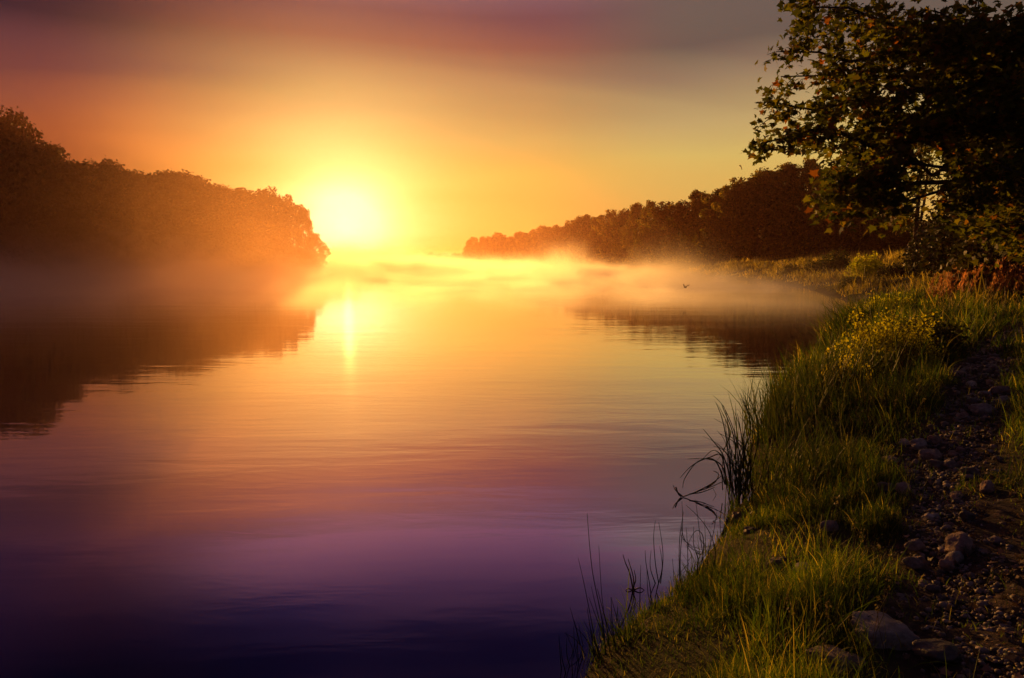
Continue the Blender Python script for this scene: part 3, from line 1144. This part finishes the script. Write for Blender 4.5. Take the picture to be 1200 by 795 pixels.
x, y, z = at(978, 64)
bush("round_bush", x, y, z - 0.05, 1.7, 1.4, 1.7, M["bush_leaf"], 2600, 0.13, "small rounded bush on the far meadow in front of the dark wood", 51)
x, y, z = at(1014, 50)
bush("leafy_shrub", x, y, z - 0.05, 1.5, 1.3, 1.6, M["nettle_leaf"], 2600, 0.12, "fresh green shrub on the meadow with one upright shoot on top", 52, shoots=9)
# thicket under the maple
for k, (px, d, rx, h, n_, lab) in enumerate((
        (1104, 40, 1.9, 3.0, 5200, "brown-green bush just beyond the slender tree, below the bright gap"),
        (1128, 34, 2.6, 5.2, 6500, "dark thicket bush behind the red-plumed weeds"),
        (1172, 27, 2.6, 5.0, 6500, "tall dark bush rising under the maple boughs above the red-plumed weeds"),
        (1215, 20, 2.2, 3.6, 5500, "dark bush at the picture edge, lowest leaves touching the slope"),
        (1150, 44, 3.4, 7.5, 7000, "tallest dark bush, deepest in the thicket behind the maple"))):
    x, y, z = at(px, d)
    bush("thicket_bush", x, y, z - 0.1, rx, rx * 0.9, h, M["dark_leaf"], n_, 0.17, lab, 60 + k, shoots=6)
for k, (px, d, rx, h, lab) in enumerate(((925, 70, 1.3, 1.0, "lowest shrub on the far meadow, nearest the mist"),
                                       (952, 66, 1.0, 1.3, "shrub on the far meadow just left of the small rounded bush"),
                                       (1000, 44, 0.8, 0.7, "low tuft-like shrub on the meadow edge below the fresh green shrub"))):
    x, y, z = at(px, d)
    bush("meadow_shrub", x, y, z - 0.05, rx, rx * 0.9, h, M["bush_leaf"], 1500, 0.12, lab, 55 + k, group="shrubs dotted on the far meadow")
x, y, z = at(1046, 46)
bush("low_bush", x, y, z - 0.05, 1.2, 1.0, 0.9, M["dark_leaf"], 1500, 0.11, "low dark bush on the slope below the slender tree", 70)

# leafy clumps at the water's edge
x, y, z = ground(1040, 436)
bush("leafy_clump", x, y, z - 0.05, 0.68, 0.75, 0.80, M["nettle_leaf"], 9500, 0.032, "large mounded leafy weeds on the bank, glowing yellow on the river side", 81, "plant", shoots=26)
x, y, z = ground(1080, 418)
bush("leafy_clump", x, y, z - 0.05, 0.7, 0.7, 0.6, M["bush_leaf"], 4200, 0.055, "shaded dark green weeds on the landward side of the glowing clump", 82, "plant", shoots=16)
x, y, z = ground(1040, 372)
bush("leafy_clump", x, y, z - 0.05, 0.9, 0.8, 0.6, M["nettle_leaf"], 3000, 0.06, "yellow-green weeds directly behind the arching sedge tussock", 83, "plant", shoots=18)
x, y, z = ground(990, 462)
bush("leafy_clump", x, y, z - 0.05, 0.4, 0.4, 0.5, M["nettle_leaf"], 2000, 0.04, "small bright yellow weeds between the reed bed and the large leafy mound", 84, "plant", shoots=14)


def plume_weeds():
    """red-brown seeding weeds on the slope"""
    rng = np.random.default_rng(91)
    k = 0
    spots = [(1108, 318, "leftmost and lowest tuft of the red-plumed weeds on the slope"),
             (1128, 316, "tallest tuft of the red-plumed weeds, second along the slope"),
             (1150, 315, "middle tuft of the red-plumed weeds, below the thicket"),
             (1170, 316, "red-plumed weed tuft at the foot of the tall dark bush"),
             (1192, 312, "red-plumed weed tuft farthest up the slope beside the maple")]
    for px, py, lab in spots:
        x, y, z = at(px, 21.5 - k * 0.7)
        root = empty("red_plumed_weed", (x, y, z))
        tag(root, lab, "plant", "red-plumed weeds on the slope")
        n_ = 46
        rt = np.column_stack([rng.normal(0, 0.33, n_), rng.normal(0, 0.33, n_), np.full(n_, -0.05)])
        st = MB()
        pl = []
        for r_ in rt:
            a = rng.uniform(-0.6, 0.9)
            hh = rng.uniform(0.55, 1.05)
            e = r_ + np.array([hh * 0.35 * math.cos(a), hh * 0.3 * math.sin(a), hh])
            sp_ = spline(r_, e, 0.06, rng, 5, 0.02)
            st.tube(sp_, np.linspace(0.008, 0.004, 5), 4)
            m_ = 34
            tt = rng.uniform(0.35, 1.08, m_)[:, None]
            pl.append(r_ + (e - r_) * tt + rng.normal(0, 0.035, (m_, 3)) * (1.35 - tt))
        pos = np.vstack(pl)
        v = rng.normal(0, 0.28, (len(pos), 3)) + np.array([0.25, 0.1, 1.0])
        v /= np.linalg.norm(v, axis=1)[:, None]
        u = np.cross(v, rng.normal(size=(len(pos), 3)))
        u /= np.linalg.norm(u, axis=1)[:, None]
        V, Fi = cards(LEAF * np.array([0.32, 1.2, 1.0]), pos, rng.uniform(0.06, 0.15, len(pos)), u, v, np.cross(u, v))
        obj("stem", st.mesh("stem"), M["dry"], root)
        obj("plume", mesh_np("plume", V, [Fi]), M["plume"], root)
        k += 1


plume_weeds()


# ================================================================== reeds, sedges and stems at the water's edge
def tussock(name, x, y, z, n, rx, ry, h, hs, width, lean, lean_s, droop, az_c, az_s, mat, label, seed, group=None, seg=5, cat="reeds"):
    rng = np.random.default_rng(seed)
    rt = np.column_stack([np.clip(rng.normal(0, 1, n), -1.7, 1.7) * rx, np.clip(rng.normal(0, 1, n), -1.7, 1.7) * ry, np.zeros(n)])
    rt[:, 2] = np.maximum(height(rt[:, 0] + x, rt[:, 1] + y), -0.25) - z - 0.03
    hh = np.clip(rng.normal(h, hs, n), h * 0.35, h * 1.6)
    az_ = rng.normal(az_c, az_s, n)
    V, q, t_ = blades(rng, rt, hh, width * rng.uniform(0.7, 1.25, n), np.abs(rng.normal(lean, lean_s, n)), az_, np.abs(rng.normal(droop, droop * 0.6, n)), seg, rng.uniform(0, 6.28, n))
    o = obj(name, mesh_np(name, V, [q, t_]), mat, None, (x, y, z))
    tag(o, label, cat, group)
    return o


x, y, z = ground(1006, 391)
tussock("sedge_tussock", x, y, max(z, 0), 560, 0.46, 0.4, 1.05, 0.2, 0.024, 0.25, 0.2, 0.9, math.pi, 1.6, M["grass"], "arching sedge tussock at the water edge on the tip of the near bank", 301)
x, y, z = ground(960, 470)
tussock("reed_clump", x, y, max(z, 0), 420, 0.42, 0.5, 0.72, 0.16, 0.015, 0.12, 0.1, 0.35, 0.3, 1.8, M["reed"], "densest dark reed bed standing upright along the water edge", 302)
x, y, z = ground(918, 505)
tussock("reed_clump", x, y, max(z, 0), 300, 0.26, 0.34, 0.66, 0.15, 0.012, 0.12, 0.1, 0.4, math.pi, 1.5, M["reed"], "tall reeds in front of the reed bed, tips against bright water", 303)
x, y, z = ground(1000, 440)
tussock("reed_clump", x, y, max(z, 0), 150, 0.25, 0.3, 0.6, 0.14, 0.015, 0.14, 0.1, 0.4, 0.5, 1.8, M["grass"], "yellow-green reeds between the reed bed and the mounded weeds", 304)
x, y, z = ground(940, 560)
tussock("reed_clump", x, y, max(z, 0), 260, 0.22, 0.3, 0.5, 0.12, 0.010, 0.16, 0.12, 0.5, 0.0, 3.0, M["reed"], "dark green rush tuft on the bank just inland of the leaning sedge", 305)


def px_blade(mb, pts, d, r0, r1=0.0012, sides=4, flat=None):
    """a stem through picture points, standing at forward distance d"""
    Q = []
    for (a, b) in pts:
        r_ = ray(a, b)
        Q.append(np.array([0, 0, CAM_H]) + r_ * d / r_[1])
    Q = catmull(Q, 5)
    mb.tube(Q, np.linspace(r0, r1, len(Q)), sides)


def rel(mb, o):
    """shift the collected stems so that their object stands at o"""
    mb.V = [v - np.array(o) for v in mb.V]


def leaning_sedge():
    rng = np.random.default_rng(320)
    bx, by = on_plane(866, 590)
    mb = MB()
    # hand placed arching blades
    b = (868, 580)
    for pts, d in (
            ([(852, 572), (846, 535), (832, 548 - 12), (812, 545), (797, 560)], by - 0.05),
            ([(850, 568), (838, 540), (818, 541), (803, 560), (800, 572)], by - 0.1),
            ([(854, 570), (845, 545), (828, 538), (806, 538)], by),
            ([(856, 568), (850, 540), (836, 528), (822, 540)], by + 0.1),
            ([(858, 575), (852, 520), (846, 490), (839, 472)], by),
            ([(862, 575), (862, 530), (858, 505), (848, 480), (846, 475)], by + 0.05),
            ([(866, 580), (872, 540), (868, 505), (864, 485)], by - 0.05),
            ([(860, 575), (848, 535), (834, 515), (824, 503)], by + 0.05),
            ([(868, 580), (858, 545), (848, 528), (836, 523)], by),
            ([(862, 578), (868, 540), (862, 520), (843, 508)], by - 0.1),
            ([(865, 575), (872, 530), (880, 500), (868, 462)], by + 0.15),
            ([(870, 578), (880, 530), (884, 505), (872, 470)], by + 0.2),
            ([(872, 578), (886, 530), (888, 495), (876, 462)], by + 0.25),
            ([(868, 580), (880, 545), (870, 520), (855, 512)], by + 0.1)):
        px_blade(mb, pts, d, 0.0075, 0.002, 4)
    for k in range(46):
        x0 = rng.normal(870, 10)
        y0 = rng.normal(590, 12)
        ln = rng.uniform(40, 105)
        le = float(np.clip(rng.normal(-0.02, 0.17), -0.28, 0.4))
        dr = float(np.clip(rng.normal(-0.06, 0.10), -0.2, 0.2))
        pts = [(x0, y0), (x0 + le * ln * 0.45, y0 - ln * 0.5), (x0 + (le + dr) * ln * 0.8, y0 - ln * 0.85), (x0 + (le + 2 * dr) * ln, y0 - ln)]
        px_blade(mb, pts, by + rng.normal(0.05, 0.18), 0.005, 0.0012, 4)
    o = (bx, by, 0)
    rel(mb, o)
    ob = obj("leaning_sedge", mb.mesh("leaning_sedge"), M["sedge"], None, o)
    tag(ob, "sparse dark sedge leaning out over the water, long blades arching to the left", "reeds")
    # broken stalk lying on the water
    bx, by = on_plane(825, 585)
    mb = MB()
    for pts in ([(792, 571), (798, 582), (815, 577), (835, 570), (852, 562)], [(815, 577), (832, 568), (848, 556)], [(828, 572), (838, 565), (842, 556), (836, 552)], [(808, 579), (822, 577), (838, 571)], [(800, 582), (792, 575), (789, 569)]):
        px_blade(mb, pts, by + 0.05, 0.007, 0.003, 5)
    rel(mb, (bx, by, 0.0))
    tag(obj("broken_stalk", mb.mesh("broken_stalk"), M["dry"], None, (bx, by, 0.0)), "broken dead stalk lying low over the water beside the leaning sedge", "plant")


leaning_sedge()


def stems():
    rng = np.random.default_rng(340)
    sets = [
        ("thin_stems", (800, 700), [[(800, 715), (797, 660), (800, 615), (799, 588)], [(806, 712), (806, 650), (804, 618)], [(797, 712), (796, 640), (801, 600)], [(806, 700), (822, 660), (824, 630), (816, 622), (808, 634), (806, 645)],
                                    [(812, 705), (818, 660), (813, 640), (813, 617)], [(820, 702), (824, 660), (820, 625), (815, 585)], [(826, 700), (838, 655), (834, 630), (822, 610), (804, 592)],
                                    [(828, 690), (830, 650), (836, 625), (840, 600)], [(785, 722), (790, 690), (788, 655)], [(800, 716), (812, 690), (806, 670), (800, 672)]],
         "thin bare stems with one looped tip in shallow water below the leaning sedge"),
        ("thin_stems", (770, 690), [[(772, 684), (768, 660), (766, 630), (768, 610)], [(774, 684), (777, 650), (772, 612)], [(768, 684), (762, 665), (763, 645)], [(770, 690), (776, 665), (773, 640)]],
         "small tuft of upright stems standing alone in the water"),
        ("thin_stems", (755, 720), [[(765, 722), (762, 690), (757, 660), (756, 645)], [(768, 720), (760, 700), (758, 668)], [(750, 715), (750, 695), (751, 662)]],
         "three fine stems at the bank edge beside the drowned twig"),
        ("reed_sprout", (720, 770), [[(712, 790), (706, 730), (694, 668), (688, 602)], [(716, 790), (712, 740), (700, 690)], [(720, 795), (706, 745), (690, 700)], [(726, 792), (718, 735), (716, 700)],
                                     [(700, 795), (694, 750), (688, 712)], [(690, 795), (680, 755), (668, 712)], [(732, 790), (722, 745), (724, 712)], [(740, 788), (730, 750), (716, 700)],
                                     [(696, 795), (698, 760), (690, 730)], [(708, 795), (700, 760), (688, 740)], [(745, 782), (738, 750), (740, 720)], [(684, 797), (678, 775), (676, 740)], [(660, 800), (657, 775), (655, 745)],
                                     [(724, 795), (730, 760), (734, 735)], [(718, 795), (714, 760), (705, 735)], [(734, 792), (744, 760), (748, 730)]],
         "tall thin sprouting blades at the near end of the bank, one far taller"),
    ]
    for name, base, stems_, lab in sets:
        bx, by = on_plane(*base)
        mb = MB()
        for pts in stems_:
            px_blade(mb, pts, by + rng.normal(0, 0.08), 0.0038, 0.0012, 4)
            if name == "reed_sprout":
                for _ in range(3):
                    ox, oy = rng.normal(0, 11), rng.normal(0, 5)
                    px_blade(mb, [(a + ox + rng.normal(0, 2), b + oy + (0 if i == 0 else max(0, 790 - b) * rng.uniform(0.2, 0.5))) for i, (a, b) in enumerate(pts)], by + rng.normal(0, 0.12), 0.0036, 0.001, 4)
        rel(mb, (bx, by, 0))
        tag(obj(name, mb.mesh(name), M["sedge"] if name == "thin_stems" else M["reed"], None, (bx, by, 0)), lab, "stems" if name == "thin_stems" else "reeds")
    bx, by = on_plane(742, 692)
    mb = MB()
    for pts in ([(742, 692), (738, 672), (733, 660), (730, 650)], [(743, 692), (742, 676), (736, 655)], [(742, 692), (750, 689), (755, 692)], [(742, 692), (736, 690), (733, 692)], [(741, 690), (745, 680), (743, 668)]):
        px_blade(mb, pts, by, 0.006, 0.002, 5)
    rel(mb, (bx, by, 0))
    tag(obj("drowned_twig", mb.mesh("drowned_twig"), M["dry"], None, (bx, by, 0)), "dark forked twig sticking out of the water off the near bank", "twig")


stems()


# ================================================================== stones the eye can pick out
def stone_mesh(seed, angular=0.0, flat=0.0):
    rng = np.random.default_rng(seed)
    V, Fi = ico_sphere(4)
    # cut by random planes for facets
    for k in range(int(5 + 9 * angular)):
        nrm = rng.normal(size=3)
        nrm /= np.linalg.norm(nrm)
        d = rng.uniform(0.60, 0.9) if angular else rng.uniform(0.8, 0.97)
        over = V @ nrm - d
        V = V - np.maximum(over, 0)[:, None] * nrm[None] * 0.92
    if flat:
        V[:, 2] = np.where(V[:, 2] > flat, flat + (V[:, 2] - flat) * 0.12, V[:, 2])
    n3 = noise2(V[:, 0] * 2.2 + 5, V[:, 1] * 2.2 + V[:, 2] * 1.7, seed) - 0.5
    n4 = noise2(V[:, 0] * 7 + 9, V[:, 1] * 7 + V[:, 2] * 6, seed + 1) - 0.5
    V = V * (1 + 0.26 * n3 + 0.10 * n4)[:, None]
    return mesh_np("stone", V, [Fi], True)


STONES = [stone_mesh(600 + k, 0.35 if k < 3 else 0.9) for k in range(6)]
SLAB = stone_mesh(611, 0.8, 0.45)


def stone(px, py, wpx, hpx, label, mat, me=None, seed=0, group=None, sink=0.46, rz=None, tilt=0.0):
    """px, py: middle of the stone's foot; wpx, hpx: its size in the picture"""
    x, y, z = ground(px, py)
    d = math.sqrt(x * x + y * y + (CAM_H - z) ** 2)
    rw = wpx / F * d * 0.47
    rh = hpx / F * d * 0.5
    rs = random.Random(seed + int(px * 7 + py))
    m_ = (me or STONES[rs.randrange(6)])
    key = m_.name + mat
    if key not in stone.cache:
        q = m_.copy()
        q.materials.clear()
        q.materials.append(M[mat])
        stone.cache[key] = q
    o = obj("stone", stone.cache[key], None, None, (x, y, max(z, -0.03) + rh * (1 - 2 * sink) * 0.6))
    o.scale = (rw, rw * rs.uniform(0.65, 0.9), rh)
    o.rotation_euler = (tilt, rs.uniform(-0.1, 0.1), rz if rz is not None else rs.uniform(-0.5, 0.5))
    tag(o, label, "stone", group)
    return o


stone.cache = {}
STONE_SPOTS = (
        (1036, 742, 68, 34, "largest stone, a flat-topped pinkish block at the edge of the bare ground", "pale_stone", SLAB),
        (976, 776, 62, 24, "low rounded brown stone half sunk in grass, below and left of the flat-topped block", "stone"),
        (1096, 764, 46, 15, "dark humped stone beside the flat-topped pinkish block", "dark_stone"),
        (1125, 640, 40, 20, "broad brown-pink stone lying across the path above the leaning pale one", "pink_stone"),
        (1118, 655, 20, 18, "small pale stone leaning against a brown one in the path", "pale_stone"),
        (1108, 663, 16, 14, "brown stone directly in front of the small leaning pale stone", "pink_stone"),
        (911, 664, 28, 20, "grey rounded stone in the grass, left of the pale sloping stone", "stone"),
        (940, 668, 26, 13, "pale flat sloping stone in the grass beside a grey rounded one", "pale_stone"),
        (972, 620, 24, 16, "grey stone almost hidden in grass up the bank from the pale sloping one", "stone"),
        (863, 610, 15, 19, "dark wet upright stone at the foot of the leaning sedge", "dark_stone"),
        (879, 624, 18, 11, "low dark stone on the shore just inland of the upright wet one", "dark_stone"),
        (884, 603, 12, 6, "small flat dark stone at the water line behind the upright wet one", "dark_stone"),
        (1037, 573, 21, 13, "grey-brown stone in the grass at the path edge, left of its pinkish neighbour", "stone"),
        (1058, 573, 17, 13, "pinkish stone in the grass at the path edge, right of its grey neighbour", "pink_stone"),
        (1077, 522, 17, 13, "bluish pale stone at the bend of the path, leftmost of its row", "pale_stone"),
        (1093, 517, 13, 11, "small brown stone next to the bluish pale one at the path bend", "pink_stone"),
        (1090, 535, 24, 14, "grey domed stone just below the bluish pale one at the path bend", "stone"),
        (1097, 545, 22, 10, "long low stone under the grey domed one on the path", "stone"),
        (1114, 545, 18, 10, "flat grey stone right of the long low one on the path", "stone"),
        (1134, 553, 19, 10, "flat bluish stone lying apart on the right of the path bend", "stone"),
        (1157, 572, 20, 13, "pinkish stone on the right verge of the path below the bend", "pink_stone"),
        (1152, 481, 24, 13, "pale domed stone in the upper part of the path", "pale_stone"),
        (1170, 459, 22, 13, "pinkish rounded stone high on the path, beside the tan oval one", "pink_stone"),
        (1176, 470, 12, 10, "tan oval stone below the pinkish rounded one high on the path", "pale_stone"),
        (1153, 462, 13, 7, "small pale flat stone left of the pinkish rounded one high on the path", "pale_stone"),
        (1188, 449, 14, 10, "tan stone at the top of the path nearest the picture edge", "stone"),
        (1073, 640, 22, 12, "grey stone half sunk at the left edge of the dark bare ground", "stone"),
        (1074, 662, 26, 14, "grey-brown low stone below another at the left edge of the bare ground", "stone"),
        (1092, 692, 16, 10, "small grey stone alone on the dark leaf-littered ground", "stone"))
BIG = []
for a in STONE_SPOTS:
    o = stone(*a[:6], me=a[6] if len(a) > 6 else None)
    BIG.append((o.location.x, o.location.y, o.scale.x))


# ================================================================== grass, litter and pebbles (uncountable)
def grass():
    rng = np.random.default_rng(400)

    def field(n, y0, y1, smax, pw=1.6):
        f = rng.uniform(0, 1, n) ** pw
        Y = y0 + (y1 - y0) * f
        X = rng.uniform(-0.05, 0.83, n) * Y + rng.uniform(-0.4, 0.8, n)
        s = shore(X, Y)
        k = (s > -0.08) & (s < smax)
        return X[k], Y[k], s[k]

    def grow(X, Y, dens, hfun, wid, mat_name, mb, seg=3, lean=0.3, droop=0.7):
        for (bx, by, br) in BIG:                        # nothing grows through a stone, little right before it
            e = ((X - bx) / (br * 1.15)) ** 2 + ((Y - by + br * 1.3) / (br * 2.3)) ** 2
            dens = np.where(e < 1, dens * 0.06, dens)
        keep = rng.uniform(0, 1, len(X)) < dens
        X, Y = X[keep], Y[keep]
        Z = height(X, Y) - 0.015
        ok = Z > -0.06
        X, Y, Z = X[ok], Y[ok], Z[ok]
        n = len(X)
        h = hfun(X, Y) * rng.lognormal(0, 0.35, n)
        mb.add(*blades(rng, np.column_stack([X, Y, Z]), h, wid(Y) * rng.uniform(0.6, 1.3, n), np.abs(rng.normal(0, lean, n)), rng.uniform(0, 6.28, n), np.abs(rng.normal(0, droop, n)), seg, rng.uniform(0, 6.28, n)))
        return n

    def bareness(X, Y):
        c = smooth(X - 0.30 * Y, 0.7, 1.5) * smooth(Y, 5.2, 3.4)
        return np.maximum(path_mask(X, Y), c * 0.96)
    mb = MB()
    n = 0
    # near bank turf with tussocks
    X, Y, s = field(400000, 1.7, 10.5, 9, 1.5)
    tuss = fbm(X * 1.6, Y * 1.6, 41)
    b = bareness(X, Y)
    dens = np.clip(0.22 + 1.7 * (tuss - 0.36), 0.10, 1) * (0.5 + 0.5 * smooth(fbm(X * 0.9, Y * 0.9, 44), 0.34, 0.52)) * (1 - 0.97 * b)
    n += grow(X, Y, dens, lambda x_, y_: (0.04 + 0.115 * smooth(fbm(x_ * 1.6, y_ * 1.6, 41), 0.42, 0.75) + 0.012 * np.clip(y_ - 3, 0, 6)) * (1 - 0.6 * bareness(x_, y_)), lambda y_: 0.0028 + 0.0007 * y_, "grass", mb)
    # tall tufts
    X, Y, s = field(60000, 2.2, 12, 5, 1.4)
    tuss = fbm(X * 2.2, Y * 2.2, 47)
    dens = 0.5 * smooth(tuss, 0.55, 0.72) * (1 - bareness(X, Y)) * smooth(s, 3.6, 1.2)
    n += grow(X, Y, dens, lambda x_, y_: 0.11 + 0.020 * y_, lambda y_: 0.0035 + 0.0007 * y_, "grass", mb, 4, 0.25, 0.6)
    # middle distance
    X, Y, s = field(150000, 10, 32, 14, 1.3)
    dens = np.clip(0.35 + 1.4 * (fbm(X * 0.8, Y * 0.8, 43) - 0.4), 0.1, 1) * (1 - path_mask(X, Y) * 0.9)
    n += grow(X, Y, dens, lambda x_, y_: 0.12 + 0.30 * smooth(fbm(x_ * 0.8, y_ * 0.8, 43), 0.45, 0.75), lambda y_: 0.006 + 0.0009 * y_, "grass", mb)
    ob = obj("grass", mb.mesh("grass"), M["grass"])
    tag(ob, "dewy grass covering the near river bank", kind="stuff")
    print("grass blades", n)
    # dry meadow on the far slope and the slope under the thicket
    mb = MB()
    X = rng.uniform(4, 75, 240000)
    Y = 14 + 96 * rng.uniform(0, 1, 240000) ** 1.3
    k = (X / Y > 0.2) & (X / Y < 0.84)
    X, Y = X[k], Y[k]
    s = shore(X, Y)
    dens = ((s > 0.1) & (s < 26)) * np.clip(smooth(s, 1.0, 3.5) + smooth(Y, 32, 42), 0.0, 1) * np.clip(0.3 + 1.5 * (fbm(X * 0.5, Y * 0.5, 57) - 0.4), 0.08, 1)
    n = grow(X, Y, dens, lambda x_, y_: 0.18 + 0.45 * smooth(fbm(x_ * 0.5, y_ * 0.5, 57), 0.4, 0.75), lambda y_: 0.010 + 0.0010 * y_, "meadow", mb)
    ob = obj("meadow_grass", mb.mesh("meadow_grass"), M["meadow"])
    tag(ob, "rough dry golden meadow grass on the slope and far bank", kind="stuff")
    print("meadow blades", n)
    mb = MB()
    X, Y, s = field(5200, 2.3, 16, 8, 1.2)
    keep = (rng.uniform(0, 1, len(X)) < 0.22 * smooth(fbm(X * 1.1, Y * 1.1, 63), 0.4, 0.65)) & (bareness(X, Y) < 0.4) & (s > 0.15)
    X, Y = X[keep], Y[keep]
    Z = height(X, Y)
    for x_, y_, z_ in zip(X, Y, Z):
        h_ = rng.uniform(0.18, 0.42)
        a_ = rng.uniform(0, 6.28)
        l_ = abs(rng.normal(0, 0.22)) * h_
        p_ = spline((x_, y_, z_ - 0.02), (x_ + l_ * math.cos(a_), y_ + l_ * math.sin(a_), z_ + h_), 0.06, rng, 6, 0.03)
        mb.tube(p_, np.linspace(0.0016, 0.0009, 6) * (1 + y_ / 12), 3)
        if rng.uniform() < 0.7:
            k_ = 14
            t__ = rng.uniform(0.78, 1.04, k_)[:, None]
            q_ = p_[0] + (p_[-1] - p_[0]) * t__ + rng.normal(0, 0.006, (k_, 3))
            q_[:, 2] += 0.06 * h_
            u, v, w = rand_frames(rng, k_, 0.2)
            mb.add(*cards(LEAF, q_, rng.uniform(0.008, 0.018, k_), u, v, w))
    tag(obj("dry_grass_stalks", mb.mesh("dry_grass_stalks"), M["straw"]), "dry grass stalks and seed heads scattered over the bank", kind="stuff")


grass()


def scatter_ground():
    rng = np.random.default_rng(500)
    # dead leaves
    n = 5200
    Y = rng.uniform(2.2, 8.5, n)
    X = rng.uniform(0.02, 0.84, n) * Y
    c = smooth(X - 0.30 * Y, 0.7, 1.5) * smooth(Y, 5.2, 3.4)
    keep = rng.uniform(0, 1, n) < np.maximum(0.9 * c, 0.35 * path_mask(X, Y) + 0.10)
    X, Y = X[keep], Y[keep]
    ok = shore(X, Y) > 0.05
    X, Y = X[ok], Y[ok]
    Z = height(X, Y) - 0.02
    u, v, w = rand_frames(rng, len(X), 1.6, None, 0.7)
    shp = MAPLE.copy()
    shp[:, 2] += (shp[:, 0] ** 2) * 0.7 + 0.25 * (shp[:, 1] - 0.4) ** 2
    V, Fi = cards(shp, np.column_stack([X, Y, Z + rng.uniform(0.0, 0.03, len(X))]), rng.uniform(0.018, 0.05, len(X)), u, v, w)
    tag(obj("leaf_litter", mesh_np("leaf_litter", V, [Fi]), M["litter"]), "dead curled leaves littering the bare ground", kind="stuff")
    # pebbles
    n = 9000
    k = rng.integers(0, len(PATH) - 1, n)
    f = rng.uniform(0, 1, (n, 1))
    Q = PATH[k] + (PATH[k + 1] - PATH[k]) * f + rng.normal(0, 0.22, (n, 2)) * np.clip(PATH[k, 1:2] / 6, 0.6, 1.6)
    keep = (path_mask(Q[:, 0], Q[:, 1]) > 0.25) & (rng.uniform(0, 1, n) < 0.5)
    Q = Q[keep]
    Z = height(Q[:, 0], Q[:, 1]) - 0.035
    ico = ico_sphere(1)
    V0, F0 = ico
    nn = len(Q)
    sc = rng.lognormal(math.log(0.014), 0.4, nn)[:, None] * np.array([1, 1, 0.65])[None] * rng.uniform(0.75, 1.3, (nn, 3)) * np.clip(Q[:, 1:2] / 6, 0.8, 1.8)
    a = rng.uniform(0, 6.28, nn)
    Vn = V0[None] * sc[:, None, :]
    ca, sa = np.cos(a)[:, None], np.sin(a)[:, None]
    Vr = np.stack([Vn[:, :, 0] * ca - Vn[:, :, 1] * sa, Vn[:, :, 0] * sa + Vn[:, :, 1] * ca, Vn[:, :, 2]], -1)
    Vr += np.column_stack([Q, Z])[:, None, :]
    Fn = (F0[None] + (np.arange(nn) * len(V0))[:, None, None]).reshape(-1, 3)
    tag(obj("gravel", mesh_np("gravel", Vr.reshape(-1, 3), [Fn], True), M["gravel"]), "loose pebbles and grit along the worn path", kind="stuff")


M["gravel"] = leaf_mat("gravel_stone", [(0, rgb(0.08, 0.062, 0.055)), (0.6, rgb(0.20, 0.15, 0.13)), (1, rgb(0.40, 0.30, 0.26))], 0.0)
scatter_ground()


rs_ = np.random.default_rng(650)
cnt = 0
while cnt < 110:
    f = rs_.uniform(0, len(PATH) - 1.001)
    i0 = int(f)
    q = PATH[i0] + (PATH[i0 + 1] - PATH[i0]) * (f - i0) + rs_.normal(0, 0.22, 2)
    if q[1] < 3.6 or path_mask(q[None, 0], q[None, 1])[0] < 0.2:
        continue
    z = float(height([q[0]], [q[1]])[0]) - 0.03
    rr = float(rs_.lognormal(math.log(0.030), 0.42)) * min(1.7, 0.7 + q[1] / 14)
    mt = ["stone", "pink_stone", "stone", "pale_stone", "dark_stone"][cnt % 5]
    m_ = STONES[cnt % 6]
    key = m_.name + mt
    if key not in stone.cache:
        qm = m_.copy()
        qm.materials.clear()
        qm.materials.append(M[mt])
        stone.cache[key] = qm
    o = obj("small_stone", stone.cache[key], None, None, (q[0], q[1], z + rr * 0.15))
    o.scale = (rr, rr * rs_.uniform(0.7, 1), rr * rs_.uniform(0.45, 0.75))
    o.rotation_euler = (rs_.uniform(-.2, .2), rs_.uniform(-.2, .2), rs_.uniform(0, 6.28))
    tag(o, "small worn stone among many half buried along the rough path", "stone", "small stones along the path")
    cnt += 1


# ================================================================== bird over the mist
def bird():
    d = 38.0
    r_ = ray(803, 337)
    p = np.array([0, 0, CAM_H]) + r_ * d / r_[1]
    mb = MB()
    ys = np.array([-0.19, -0.12, -0.04, 0.06, 0.13, 0.17, 0.205, 0.24])
    rr = [0.022, 0.028, 0.045, 0.05, 0.034, 0.030, 0.022, 0.003]
    mb.tube(np.column_stack([0 * ys, ys, 0.01 * np.sin(ys * 8)]), rr, 8)
    for s in (-1, 1):
        # wing raised in flight: inner arm, hand, tip
        V, Fq = [], []
        prof = [(0.03, -0.05, 0.09, 0.02), (0.10, -0.05, 0.10, 0.10), (0.17, -0.09, 0.06, 0.16), (0.235, -0.14, -0.01, 0.215), (0.275, -0.17, -0.13, 0.245)]
        for (xx, y0, y1, zz) in prof:
            V += [(s * xx, y0, zz), (s * xx, y1, zz + 0.008), (s * xx, y1, zz - 0.006), (s * xx, y0, zz - 0.006)]
        for k in range(len(prof) - 1):
            for j in range(4):
                Fq.append((4 * k + j, 4 * k + (j + 1) % 4, 4 * k + 4 + (j + 1) % 4, 4 * k + 4 + j))
        mb.add(V, Fq)
    mb.add([(-0.012, -0.17, 0.004), (0.012, -0.17, 0.004), (0.045, -0.30, 0), (0, -0.28, 0.0), (-0.045, -0.30, 0)], [(0, 1, 2, 3, 4)])
    o = obj("bird", mb.mesh("bird", True), M["feather"], None, tuple(p))
    o.rotation_euler = (0.05, 0.12, 0.35)
    o.scale = (0.72,) * 3
    tag(o, "small dark bird flying low over the river with wings raised", "bird")


bird()
